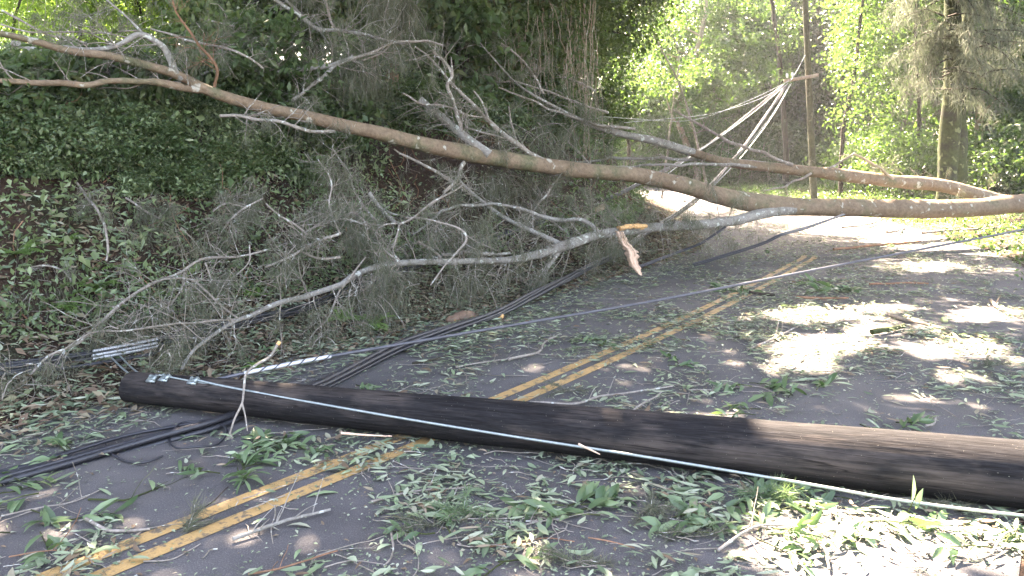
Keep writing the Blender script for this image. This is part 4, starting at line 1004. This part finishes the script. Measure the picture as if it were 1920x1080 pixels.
# ------------------------------------------------------------------ unseen canopy added to shade the road, with gaps cut for the sun patches
LIT = [(1700, 1015, 300, 85), (1860, 960, 120, 30), (1540, 652, 95, 24), (1500, 690, 60, 15), (1520, 592, 75, 14), (1665, 578, 60, 9), (1790, 655, 90, 18), (1640, 620, 60, 10), (1850, 590, 80, 14), (1820, 440, 180, 30), (1620, 425, 160, 14), (1320, 385, 160, 24), (1500, 405, 120, 12), (1720, 500, 80, 10),
       (1340, 782, 70, 10), (560, 806, 90, 8), (1230, 372, 60, 8), (1900, 420, 80, 30), (1800, 710, 60, 10), (1900, 470, 60, 12), (1150, 690, 40, 7), (1580, 850, 0, 0)]
def lit(gx_, gy_):
    ok = gy_ > 1.0
    X = 960 + gx_ / np.maximum(gy_, .5) * FPX; Y = YH + HC / np.maximum(gy_, .5) * FPX
    n1 = (fbm(gx_ * 3.1 + 40, gy_ * 3.1 + 40, 3) - .5) * .9 + .35
    r = np.zeros(len(gx_), bool)
    for cx, cy, rx, ry in LIT:
        if rx == 0: continue
        r |= ((X - cx) / rx) ** 2 + ((Y - cy) / ry) ** 2 < 1 + n1
    # gap in the added leaves lets sun fall on the pole's right end
    pp = np.array([on_pole(t) + [0, 0, pole_r(t) * .8] for t in np.linspace(.79, 1.3, 30)]); pg = pp - SUN * (pp[:, 2:3] / SUN[2])
    for a in pg: r |= (gx_ - a[0]) ** 2 + (gy_ - a[1]) ** 2 < .22 ** 2
    return r & ok
n = 230000
zc = rng.uniform(8.0, 12.5, n); GXc = rng.uniform(-13, 16, n); GYc = rng.uniform(-3, 27, n)
SOFT = [(1680, 640, 380, 85), (1800, 470, 260, 50), (1480, 425, 300, 40), (1850, 740, 200, 50)]
pxs = 960 + GXc / np.maximum(GYc, .5) * FPX; pys = YH + HC / np.maximum(GYc, .5) * FPX
soft = np.zeros(n, bool)
for cx, cy, rx, ry in SOFT: soft |= ((pxs - cx) / rx) ** 2 + ((pys - cy) / ry) ** 2 < 1
cl = fbm(GXc * .35 + 60, GYc * .35 + 60, 2)
keep = ~lit(GXc, GYc) & ~(soft & (rng.random(n) < np.where(fbm(GXc * 2.3, GYc * 2.3, 2) > .50, .68, .14)))
far = np.clip((GYc - 13.5) / 5, 0, 1)
keep &= rng.random(n) > far * np.where((GXc > 1) & (vnoise(GXc * .9, GYc * .9) > .3), 1, .4)
keep &= ~((GXc < -2.5) & (GYc > 8.5) & (vnoise(GXc * .8 + 9, GYc * .8) > .42))
GXc, GYc, zc = GXc[keep], GYc[keep], zc[keep]
P = np.stack([GXc, GYc, GXc * 0], -1) + SUN * (zc / SUN[2])[:, None]
# keep the frame itself clear of this canopy
vis = (P[:, 2] < HC + YH / FPX * P[:, 1] + .8); P = P[~vis]
anchors = [(-10.5, 12.0, 'spreading tree added on the left bank, its unseen crown shading the road'), (-5.5, 22.0, 'tall tree added behind the left bank, its unseen crown shading the road'),
           (11.5, 10.5, 'tree added on the right verge, its unseen crown shading the near road'), (16.5, 20.0, 'tree added on the right verge, its unseen crown shading the far road'), (-9, 4.0, 'unseen tree added for shade on the left bank beside the camera')]
an = np.array([a[:2] for a in anchors]); which = np.argmin((P[:, None, 0] - an[None, :, 0]) ** 2 + (P[:, None, 1] - an[None, :, 1]) ** 2, 1)
for k, (ax_, ay_, lab) in enumerate(anchors):
    gz = float(terrain(ax_, ay_)); root = thing('added_shade_tree', lab, 'tree', (ax_, ay_, gz)); mb = MB()
    z = np.linspace(-.2, 10.5, 20); T_ = np.stack([ax_ + .3 * np.sin(z * .4), ay_ + 0 * z, gz + z], -1); tube(mb, T_, np.linspace(.26, .10, 20), 12, .12)
    Q = P[which == k]
    if len(Q) == 0: continue
    for j in range(12):
        e = Q[random.randrange(len(Q))]; b = T_[random.randint(10, 18)]; pts = catmull([b, (b + e) / 2 + [0, 0, .8], e], .5)
        gpx = pts - SUN * (pts[:, 2:3] / SUN[2])
        if lit(gpx[:, 0], gpx[:, 1]).any(): continue
        tube(mb, pts, np.linspace(.07, .015, len(pts)), 6, .1)
    obj('trunk', mb, M['dark'], root); mb = MB()
    leaf_cloud(mb, Q, Q * 0, .32, .19, rng.random(len(Q)), .2); obj('crown', mb, M['forest'], root)

# ------------------------------------------------------------------ litter
def ground_scatter(n, ymin=2.6, ymax=30, p=1.0, xw=.78):
    Y = np.exp(rng.uniform(math.log(ymin), math.log(ymax), n)) if p == 1 else rng.uniform(ymin, ymax, n)
    X = rng.uniform(-xw, xw, n) * Y
    return X, Y
def dens_litter(X, Y):
    px = 960 + X / Y * FPX; py = YH + HC / Y * FPX
    d = road_d(X, Y); s = d - LHALF
    f = fbm(X * 2.2 + 5, Y * 2.2 + 1, 3); f2 = fbm(X * .7 + 15, Y * .7 + 9, 2)
    v = np.clip((f - .45) * 3.5 + (f2 - .5) * 1.6, .05, 1) * .6
    for cx, cy, rx, ry, a in ((1250, 930, 330, 70, .75), (1650, 960, 300, 60, .9), (900, 930, 250, 90, .25), (520, 830, 160, 30, .5), (1450, 560, 200, 50, .5), (1650, 480, 300, 50, .5), (1500, 730, 120, 40, .3), (900, 640, 250, 60, .5), (1850, 700, 150, 60, .3), (1500, 600, 420, 130, .28), (1650, 430, 400, 40, .4), (1250, 470, 120, 40, .4)):
        v = v + a * np.exp(-((px - cx) / rx) ** 2 - ((py - cy) / ry) ** 2) * (.35 + 1.3 * (f > .47))
    v = v + np.clip(1 + (s + .2) / .8, 0, 1) * .9
    v = v * np.where((np.abs(px - 700) < 500) & (py > 960) & (f < .6), .45, 1)
    return np.clip(v, 0, 1)
def lay(n, Lr, Wr, mat, name, label, rr=None, lift=.02, tilt=.22, smax=1.9, powd=1.0, ymax=30, ymin=2.6, fine=False, curl=.06):
    X, Y = ground_scatter(n, ymin, ymax); k = rng.random(n) < dens_litter(X, Y) ** powd; X, Y = X[k], Y[k]
    s = road_d(X, Y) - LHALF; k = s < smax; X, Y = X[k], Y[k]
    Z, N = surf_normal(X, Y); m = len(X)
    a = rng.random(m) * 6.283; D = np.stack([np.cos(a), np.sin(a), rng.normal(size=m) * tilt * .6], -1); D = norm(D - N * np.sum(D * N, 1, keepdims=True) * .8)
    N2 = norm(N + rng.normal(size=(m, 3)) * tilt)
    P = np.stack([X, Y, Z], -1) + N * (.008 + rng.random(m) * lift)[:, None]
    mb = MB(); L = rng.uniform(*Lr, m) * (rng.random(m) * .4 + .6); w = L * rng.uniform(*Wr, m)
    r = rng.random(m) if rr is None else rr(X, Y, m)
    (leaves_fine if fine else leaves)(mb, P, D, N2, L, w, .12, **({'curl': curl * rng.normal(size=m)} if fine else {}), r=r)
    return tag(obj(name, mb, mat), label, 'leaf litter', None, 'stuff')
def colr(X, Y, m):
    s = road_d(X, Y) - LHALF; on = rng.random(m) < np.clip(.14 + (s > -.1) * .4, 0, 1)
    return np.where(on, rng.uniform(.72, 1, m), rng.uniform(0, .68, m))
lay(42000, (.06, .15), (.17, .28), M['litter'], 'leaf_litter', 'scattered narrow green and brown leaves over road and verge', colr, .03, .2, fine=True)
lay(110000, (.012, .04), (.25, .6), M['litter'], 'leaf_crumbs', 'small leaf fragments strewn over the asphalt', colr, .006, .2, powd=.6)
lay(60000, (.05, .13), (.2, .32), M['litter'], 'far_leaf_litter', 'matted leaves over the middle and far road', colr, .05, .25, ymin=7, ymax=26, powd=.85)
# dense litter on the bank foot
X, Y, s = bank_scatter(60000, -9, 4, 3, 22, -.5, 1.7, lambda X, Y, s: np.clip(1.5 - s, .06, 1)); Z, N = surf_normal(X, Y); m = len(X)
a = rng.random(m) * 6.283; D = norm(np.stack([np.cos(a), np.sin(a), rng.normal(size=m) * .3], -1)); mb = MB(); L = rng.uniform(.04, .13, m)
leaves(mb, np.stack([X, Y, Z], -1) + N * rng.uniform(.005, .06, m)[:, None], D, norm(N + rng.normal(size=(m, 3)) * .35), L, L * rng.uniform(.25, .45, m), .15, colr(X, Y, m))
tag(obj('bank_leaf_litter', mb, M['dry']), 'brown and olive dead leaves covering the foot of the bank', 'leaf litter', None, 'stuff')
# needle debris and twiglets
X, Y = ground_scatter(26000, 2.6, 26); k = rng.random(len(X)) < dens_litter(X, Y) * .9; X, Y = X[k], Y[k]; s = road_d(X, Y); k = s < LHALF + 1.5; X, Y = X[k], Y[k]
Z, N = surf_normal(X, Y); C = np.stack([X, Y, Z + .006], -1)
mb = MB(); m = len(C); a = rng.random(m) * 6.283; d0 = np.stack([np.cos(a), np.sin(a), 0 * a], -1)
for q in range(5):
    b = a + rng.normal(size=m) * .35; d = np.stack([np.cos(b), np.sin(b), rng.normal(size=m) * .05], -1); l = rng.uniform(.05, .13, m)[:, None]; S = np.stack([-np.sin(b), np.cos(b), 0 * b], -1)
    p0 = C + d0 * rng.uniform(-.04, .04, (m, 1)) + [0, 0, .002 * q]; V = np.stack([p0 - S * .0011, p0 + S * .0011, p0 + d * l], 1).reshape(-1, 3); mb.add(V, np.arange(m)[:, None] * 3 + [0, 1, 2], np.repeat(rng.random(m), 3))
tag(obj('needle_litter', mb, M['needle_light']), 'fine ironwood needles strewn over the road', 'needle litter', None, 'stuff')
mb = MB()
X, Y = ground_scatter(4600, 2.6, 26); k = rng.random(len(X)) < dens_litter(X, Y) ** .7; X, Y = X[k], Y[k]; s = road_d(X, Y); k = s < LHALF + 1.6; X, Y = X[k], Y[k]
for x_, y_ in zip(X, Y):
    a = random.random() * 6.28; L = random.uniform(.08, .5); n_ = 6; pts = []; x1, y1 = x_, y_
    for j in range(n_): pts.append((x1, y1)); a += random.gauss(0, .22); x1 += math.cos(a) * L / n_; y1 += math.sin(a) * L / n_
    pts = np.array(pts); z_ = terrain(pts[:, 0], pts[:, 1]) + .008 + rng.random(n_) * .012
    r_ = random.uniform(.0015, .004); tube(mb, np.c_[pts, z_], np.linspace(r_, r_ * .5, n_), 4, cap=False)
tag(obj('twig_litter', mb, M['twig']), 'countless thin twigs lying about the road and verge', 'twig litter', None, 'stuff')

# the largest leaves, one by one
protos = []
for k in range(9):
    mb = MB(); L = [.15, .13, .11, .16, .12, .09, .14, .10, .13][k]
    leaves_fine(mb, np.zeros((1, 3)), np.array([[1.0, 0, 0]]), np.array([[0, 0, 1.0]]), L, L * [.2, .25, .3, .19, .28, .34, .22, .3, .24][k], .12 * (1 if k % 3 else -1), .05 + .03 * (k % 4), np.array([k / 9.0]))
    P0, P1 = np.array([-L / 2, 0, 0]), np.array([-L / 2 - .015, .002, .0])
    mb.add(np.array([P0 + [0, .0015, 0], P0 - [0, .0015, 0], P1]), [[0, 1, 2]], k / 9.0)
    me = mb.mesh('leaf'); me.materials.append(M['fresh'] if k % 5 else M['litter']); protos.append(me)
cnt = 0; tries = 0
lr = random.Random(11)
while cnt < 290 and tries < 20000:
    tries += 1
    Y_ = math.exp(lr.uniform(math.log(3.0), math.log(6.6))); X_ = lr.uniform(-.66, .66) * Y_
    if lr.random() > float(dens_litter(np.array([X_]), np.array([Y_]))[0]) * .9 + .05: continue
    d_ = float(road_d(np.array([X_]), np.array([Y_]))[0])
    if d_ > LHALF + .3: continue
    t_ = (X_ - PL[0]) / (PR[0] - PL[0]); yl = PL[1] + (PR[1] - PL[1]) * t_
    if -.0 < t_ and abs(Y_ - yl) < .17: continue
    o = bpy.data.objects.new('fallen_leaf', protos[lr.randrange(9)]); COL.objects.link(o)
    o.location = (X_, Y_, float(terrain(np.array([X_]), np.array([Y_]))[0]) + lr.uniform(.014, .035)); o.rotation_euler = (lr.gauss(0, .25), lr.gauss(0, .16), lr.random() * 6.28); s_ = lr.uniform(.7, 1.2); o.scale = (s_, s_, s_)
    front = Y_ < yl
    tag(o, 'single long pale green leaf on the asphalt in front of the fallen pole' if front else 'single long pale green leaf on the asphalt behind the fallen pole', 'leaf', 'leaves on the road before the pole' if front else 'leaves on the road behind the pole')
    cnt += 1

# named sticks lying on the road
def stick(label, pts, w0, w1, mat='twig', lift=.008, twigs=0, arch=0.0, name='fallen_stick'):
    P3 = [gpt(x, y, lift) for x, y in pts]
    n_ = len(P3)
    for k, p in enumerate(P3): p[2] = float(terrain(np.array([p[0]]), np.array([p[1]]))[0]) + lift + w0 / 2 * p[1] / FPX + arch * math.sin(math.pi * k / (n_ - 1))
    D = np.mean([p[1] for p in P3]); mb = MB()
    P, R = sweep(mb, P3, w0 / 2 * D / FPX, w1 / 2 * D / FPX, .03, 8, .15, .02)
    if twigs: grow_twigs(mb, P, R, twigs, .08, .25, 0, .2, None, .5, .2, .0018)
    tag(obj(name, mb, M[mat], None, P[len(P) // 2]), label, 'stick')
def C(ox, oy, L): return [(ox + x / 3, oy + y / 3) for x, y in L]
stick('bent peeled stick left of the yellow lines in the foreground', C(0, 720, [(490, 780), (600, 840), (700, 840), (850, 825)]), 7, 5)
stick('lichen-covered stick beside the yellow lines in the foreground', C(0, 720, [(1300, 890), (1450, 850), (1650, 780), (1850, 720)]), 8, 5, 'grey', twigs=8)
stick('green leaf stalk lying left of the yellow lines', C(0, 720, [(490, 660), (700, 665), (800, 630), (890, 590)]), 4, 3, 'moss', twigs=3)
stick('reddish twig near the lower left corner', C(0, 720, [(50, 990), (200, 968), (340, 955)]), 3, 2, 'redbark', twigs=3)
stick('thin dark twig leaning across the left yellow stripe', C(0, 720, [(1030, 800), (1120, 735), (1200, 680), (1280, 580)]), 3, 2, 'dark', arch=.02)
stick('long brown twig at the bottom edge left of centre', C(0, 720, [(1400, 1080), (1580, 1050), (1750, 1010), (1900, 950)]), 4, 3, 'redbark', twigs=3)
stick('pale thin twig along the right yellow stripe', C(0, 720, [(800, 1010), (950, 990), (1060, 940), (1130, 900)]), 3, 2)
stick('pale branched twig right of the lines before the pole', C(640, 720, [(160, 670), (350, 630), (520, 600), (800, 590)]), 5, 2, twigs=6)
stick('short upright-curving pale twig near the bottom centre', C(640, 720, [(290, 845), (300, 930), (280, 990), (240, 1035)]), 5, 3)
stick('grey twig in the leaf heap right of centre', C(640, 720, [(1000, 800), (1120, 780), (1250, 770)]), 4, 2, twigs=5)
stick('long pale twig touching the far side of the pole', C(640, 720, [(1060, 118), (1300, 125), (1450, 80), (1600, 60), (1860, 20)]), 5, 3, twigs=4, lift=.02)
stick('small forked twig behind the pole at centre right', C(640, 720, [(1640, 160), (1740, 100), (1800, 50)]), 4, 3, twigs=3, lift=.02)
stick('brown curved twig at the bottom right of centre', C(640, 720, [(830, 920), (1000, 893), (1150, 875), (1310, 890)]), 3, 2, 'redbark')
stick('thin twig right of the brown curved twig', C(640, 720, [(1400, 880), (1520, 905), (1640, 940)]), 3, 2, 'redbark')
stick('bare forked branch running into the sunlit patch', C(1280, 720, [(200, 950), (350, 890), (480, 850), (720, 820)]), 6, 3, twigs=6, arch=.03)
stick('pale stick standing out in the bright sunlit patch', C(1280, 720, [(700, 850), (760, 930), (800, 990), (820, 1060)]), 7, 5, 'pale', arch=.03)
stick('short stick at the right edge of the bright patch', C(1280, 720, [(1740, 980), (1800, 910), (1880, 830)]), 5, 4, 'pale', arch=.03)
stick('pale curved stick on the sunny right lane', C(1280, 360, [(1160, 705), (1300, 740), (1480, 790), (1570, 850)]), 7, 5, 'pale')
stick('pale forked stick near the right edge of the lane', C(1280, 360, [(1730, 620), (1780, 665), (1900, 710)]), 7, 5, 'pale', twigs=2)
stick('forked grey twig on the lane centre', C(1280, 360, [(360, 900), (520, 830), (600, 790), (680, 740)]), 4, 3, twigs=5)
stick('short thick green stick with a cut end on the lane', C(1280, 360, [(1060, 805), (1150, 790), (1250, 768)]), 11, 9, 'moss')
stick('long brown stick lying far along the right lane', C(1280, 360, [(850, 330), (1100, 305), (1340, 285)]), 5, 3, 'redbark', lift=.02)
stick('dark stick beyond the broken yellow line', C(1280, 360, [(380, 575), (450, 585), (520, 590)]), 6, 5, 'dark', lift=.02)
stick('brown stick among leaves beyond the yellow line', C(1280, 360, [(640, 600), (780, 608), (930, 605)]), 5, 4, 'redbark', lift=.02)
stick('straight brown stick on the sunny lane', C(1280, 360, [(1050, 525), (1200, 520), (1380, 520)]), 4, 3, 'redbark', lift=.02)
stick('long thin bough lying on the far sunny road', C(1280, 360, [(1350, 240), (1500, 222), (1700, 215), (1900, 200)]), 5, 3, 'twig', lift=.03, twigs=9)
stick('thin twiggy branch on the road below the trunk', C(1280, 360, [(900, 205), (1050, 185), (1150, 150)]), 4, 2, 'twig', lift=.05, twigs=5)
stick('curled dead twig stub on the far road', C(1280, 360, [(1150, 235), (1210, 225), (1240, 190)]), 5, 3, 'twig', lift=.05, twigs=4)
stick('wavy pale twig on the asphalt left of the double line', C(640, 360, [(940, 950), (1100, 910), (1150, 850), (1210, 820)]), 5, 3, twigs=3)
stick('dark thin stick behind the black bundle', C(640, 360, [(400, 975), (560, 945), (720, 890)]), 5, 3, 'dark')
stick('pale twig on the shaded lane edge', C(640, 360, [(640, 990), (800, 965), (950, 945)]), 3, 2, twigs=3)
stick('long twig crossing the lane near the right edge behind the pole', C(1280, 720, [(30, 40), (200, 30), (420, 20), (520, 60)]), 3, 2, twigs=5)
stick('small crooked twig on top of the litter right behind the pole', C(1280, 720, [(1370, 245), (1410, 230), (1425, 190)]), 5, 4, lift=.03)
stick('twig in the lower left with green leaves alongside', C(0, 720, [(0, 760), (200, 715), (400, 670), (570, 600)]), 3, 2, twigs=4)

# stick leaning over the pole tip
ls = thing('leaning_stick', 'pale broken stick with an orange end leaning over the pole near its tip', 'stick', W(440, 800, 5.0)); mb = MB()
P, R = sweep(mb, px3([(521, 644, 5.5), (507, 670, 5.42), (467, 697, 5.3), (460, 722, 5.2), (454, 757, 5.05), (440, 787, 5.0), (427, 825, 4.92)]), .0095, .006, .03, 8, .2, .02)
sweep(mb, px3([(454, 757, 5.05), (460, 780, 5.0), (464, 808, 4.95)]), .006, .004, .03, 6, .2)
for k in range(6): sweep(mb, px3([(432, 810, 4.94), (430 + k * 3 - 8, 825, 4.92), (427 + k * 5 - 12, 840, 4.9)]), .005, .003, .03, 5, .2)
obj('stem', mb, M['twig'], ls); mb = MB(); sweep(mb, px3([(524, 640, 5.51), (520, 646, 5.5)]), .012, .014, .01, 6, .4); obj('broken_end', mb, M['splint'], ls)

# leafy sprigs
def sprig(label, px, py, n, L, Wd, spread=.12, up=.5, mat='sprig', stem=.24, ang=None, name='leafy_sprig', lift=.0):
    up *= .4; n = int(n * 1.4)
    p = ground_hit(px, py, .01); p[2] += lift; root = thing(name, label, 'leafy sprig', p); mb = MB(); tb = MB()
    for b in range(max(1, n // 7)):
        a = (ang if ang is not None else random.random() * 6.28) + random.gauss(0, .6); d = norm(np.array([math.cos(a), math.sin(a), up * random.uniform(.3, 1)])); pts = [p + [random.gauss(0, spread), random.gauss(0, spread * .6), .015]]
        for j in range(6): d = norm(d + rng.normal(size=3) * .12 + [0, 0, -.08]); pts.append(pts[-1] + d * stem / 6)
        pts = np.array(pts); pts[:, 2] = np.maximum(pts[:, 2], terrain(pts[:, 0], pts[:, 1]) + .012); tube(tb, pts, np.linspace(.004, .002, 7), 5)
        k = min(n, 8); t = np.linspace(.3, 1, k); Q = np.stack([np.interp(t, np.linspace(0, 1, 7), pts[:, c]) for c in range(3)], -1)
        T = norm(np.gradient(Q, axis=0)); D = T * .7 + perp(T) * 1.0 + [0, 0, .1 * up - .15]; D[:, 2] *= .5; D = norm(D); l = .88 * L * rng.uniform(.7, 1.15, k)
        cc = Q + D * l[:, None] / 2; cc[:, 2] = np.maximum(cc[:, 2], terrain(cc[:, 0], cc[:, 1]) + .012 + .02 * rng.random(k))
        leaves_fine(mb, cc, D, norm(rng.normal(size=(k, 3)) * .35 + [0, -.3, 1.0]), l, l * Wd, .12, .1)
    obj('leaves', mb, M[mat], root); obj('stem', tb, M['moss'], root)['kind'] = 'stuff'
for a in [('drooping long-leaved sprig just in front of the pole tip', 430, 890, 34, .15, .22, .07, 1.2), ('heap of long green leaves right of the drooping sprig', 530, 850, 30, .15, .24, .12, .5),
          ('leafy clump at the left edge of the road', 30, 930, 26, .14, .28, .10, .5), ('flat green leaves near the lower left edge', 70, 980, 20, .17, .2, .10, .3),
          ('big-leaved dark sprig behind the pole at right', 1450, 735, 34, .16, .27, .14, .6), ('small sprig left of the dark sprig behind the pole', 1265, 688, 14, .12, .28, .06, .3),
          ('upright grassy sprig on the far centre line', 1395, 545, 30, .22, .2, .14, 1.1), ('heavy leaf bunch right of the upright grassy sprig', 1565, 545, 36, .22, .3, .16, .9),
          ('star-shaped sprig close behind the pole', 1435, 775, 14, .11, .3, .04, .5), ('low leaf heap touching the pole from behind at right', 1660, 800, 26, .12, .25, .14, .3),
          ('leaf cluster in the heap before the pole centre', 1075, 960, 26, .15, .3, .09, .5), ('broad green leaves in the heap right of centre', 1320, 995, 24, .13, .33, .12, .4),
          ('long leaves under the pole at right', 1500, 945, 30, .15, .24, .2, .3), ('bright leaves at the edge of the sunlit patch', 1640, 985, 18, .17, .28, .06, .9),
          ('leafy sprig in the bottom right corner', 1880, 1020, 20, .13, .26, .08, .9), ('leaf scatter heap left of the sunlit patch', 1440, 1000, 22, .13, .28, .12, .5),
          ('three green leaves together at the bottom centre', 950, 1065, 14, .15, .25, .06, .3), ('leaf cluster on the litter near the cables at left', 140, 850, 16, .13, .3, .07, .9),
          ('small leafy sprig beside the round needle tuft before the pole', 830, 1000, 12, .10, .3, .05, .3), ('sprig on the shady road edge near the bank', 700, 720, 14, .12, .28, .08, .3),
          ('sprig lying on the centre line beyond the pole', 1120, 640, 12, .12, .3, .06, .3), ('small bright sprig under the far end of the main trunk', 1690, 463, 8, .14, .4, .03, .4),
          ('bright weed at the far verge', 1430, 470, 8, .14, .4, .03, .4), ('leafy weed sprouting between pole tip and stick', 478, 680, 12, .08, .3, .03, 1.0)]:
    sprig(*a)
# upright pair of leaves by the sunlit patch
p = ground_hit(1700, 965, .02); root = thing('upright_leaf_pair', 'two upright leaves on a stem catching sun before the pole', 'leafy sprig', p); mb = MB()
leaves_fine(mb, np.stack([W(1712, 918, p[1]), W(1722, 935, p[1])]), np.array([[.05, 0, 1.0], [.35, 0, 1.0]]), np.array([[.5, -1, 0], [-.3, -1, .2]]), np.array([.13, .11]), np.array([.03, .028]), .2, .1, np.array([.3, .9])); obj('leaves', mb, M['fresh'], root)
mb = MB(); sweep(mb, [p, W(1705, 955, p[1]), W(1712, 940, p[1])], .004, .003, .02, 6); obj('stem', mb, M['moss'], root)
# ironwood tufts on the road
for px, py, n, lab in ((870, 965, 50, 'round green needle tuft on the asphalt before the pole'), (1440, 930, 70, 'dark green needle tuft against the pole base'), (1080, 1060, 35, 'needle tuft at the bottom edge'), (1790, 950, 30, 'feathery pale needle sprig resting against the pole at right'),
                       (810, 990, 30, 'flattened needle sprig left of the round tuft'), (1220, 960, 40, 'pale curled needle sprig in the leaf heap'), (1300, 1010, 30, 'greyish needle frond right of the leaf heap'), (1060, 735, 14, 'needle wisp on the centre line behind the pole'), (350, 1000, 25, 'needle wisp across the yellow lines'), (1850, 690, 20, 'needle clump on the lane at right edge')):
    p = ground_hit(px, py, .01); root = thing('needle_tuft', lab, 'needle tuft', p); mb = MB(); tb = MB()
    for k in range(max(3, n // 8)):
        a = random.random() * 6.28; pts = [p + [0, 0, .01]]; d = np.array([math.cos(a), math.sin(a), .45])
        for j in range(5): d = norm(d + rng.normal(size=3) * .15 + [0, 0, -.12]); pts.append(pts[-1] + d * .032)
        pts = np.array(pts); tube(tb, pts, .002, 4, cap=False)
        needles(mb, catmull(pts, .02), 10, .065, .0012, .0, .6, axis=np.repeat(norm(d)[None], len(catmull(pts, .02)), 0) * .6, jit=.004)
    V = mb.verts(); 
    mb.V = [np.c_[v_[:, :2], np.maximum(v_[:, 2], .01)] for v_ in mb.V]
    obj('needles', mb, M['needle'] if 'dark' not in lab and 'green' not in lab else M['sprig'], root); obj('stem', tb, M['twig'], root)

# rocks, fruit, timber, wood chips
def rock(label, px, py, r, mat='rock', name='rock', sq=.6):
    p = ground_hit(px, py, .01); n1, n2 = 12, 18; th = np.linspace(0, np.pi, n1); ph = np.arange(n2) * 2 * np.pi / n2; T_, P_ = np.meshgrid(th, ph, indexing='ij')
    d = np.stack([np.sin(T_) * np.cos(P_), np.sin(T_) * np.sin(P_), np.cos(T_)], -1); s0 = random.random() * 20
    f = 1 + .7 * (fbm(d[..., 0] * 1.6 + s0, d[..., 1] * 1.6 + d[..., 2] * 1.3 + s0, 4) - .5); V = (d * f[..., None] * [r, r * .8, r * sq]).reshape(-1, 3) + p + [0, 0, r * .3]
    i, j = np.meshgrid(np.arange(n1 - 1), np.arange(n2), indexing='ij'); k = (j + 1) % n2
    mb = MB(); mb.add(V, np.stack([i * n2 + j, (i + 1) * n2 + j, (i + 1) * n2 + k, i * n2 + k], -1).reshape(-1, 4)); tag(obj(name, mb, M[mat], None, p), label, name)
rock('reddish-brown flat rock at the road edge behind the black bundle', 870, 600, .13, sq=.4); rock('small orange rock right of the reddish rock', 935, 596, .06, 'splint'); rock('little brown stone left of the reddish rock', 850, 603, .08)
rock('round yellow-green fruit lying on the right lane', 1771, 602, .035, 'fruit', 'fruit', 1.0)
mb = MB(); a, b = W(1108, 398, 15), W(1135, 386, 15.2); d = norm(b - a); plate(mb, (a + b) / 2, d, norm(np.cross(d, [0, 1., 0])), np.array([0, 1., 0]), .16, .05, .04); tag(obj('broken_timber', mb, M['timber'], None, (a + b) / 2), 'short weathered timber block caught on the cables above the bank corner', 'timber')
for lab, L, w in (('thin orange splinter stuck beneath the strand on the pole front', [(1085, 833, 4.40), (1105, 842, 4.36), (1125, 852, 4.35)], .008), ('long pale wood sliver under the pole near the left', [(640, 812, 4.85), (690, 816, 4.8), (735, 818, 4.78)], .009)):
    mb = MB(); sweep(mb, px3(L), w, .003, .02, 5, .3); tag(obj('wood_splinter', mb, M['torn'], None, W(*L[1])), lab, 'splinter')

# ------------------------------------------------------------------ air: faint even haze in the whole valley
m, t, o_ = nodes('haze'); pv = nd(t, 'ShaderNodeVolumePrincipled'); pv.inputs['Color'].default_value = (.93, .95, .97, 1); pv.inputs['Density'].default_value = .0007; pv.inputs['Anisotropy'].default_value = .2
t.links.new(pv.outputs[0], o_.inputs['Volume'])
x0, x1, y0, y1, z0, z1 = gx[0] - 5, gx[-1] + 5, gy[0] - 5, gy[-1] + 5, -4.0, 24.0
mb = MB(); mb.add(np.array([(x, y, z) for x in (x0, x1) for y in (y0, y1) for z in (z0, z1)]), [[0, 1, 3, 2], [4, 6, 7, 5], [0, 4, 5, 1], [2, 3, 7, 6], [0, 2, 6, 4], [1, 5, 7, 3]])
hz = obj('haze', mb, m); hz['kind'] = 'stuff'; hz['label'] = 'thin pale haze in the forest air'
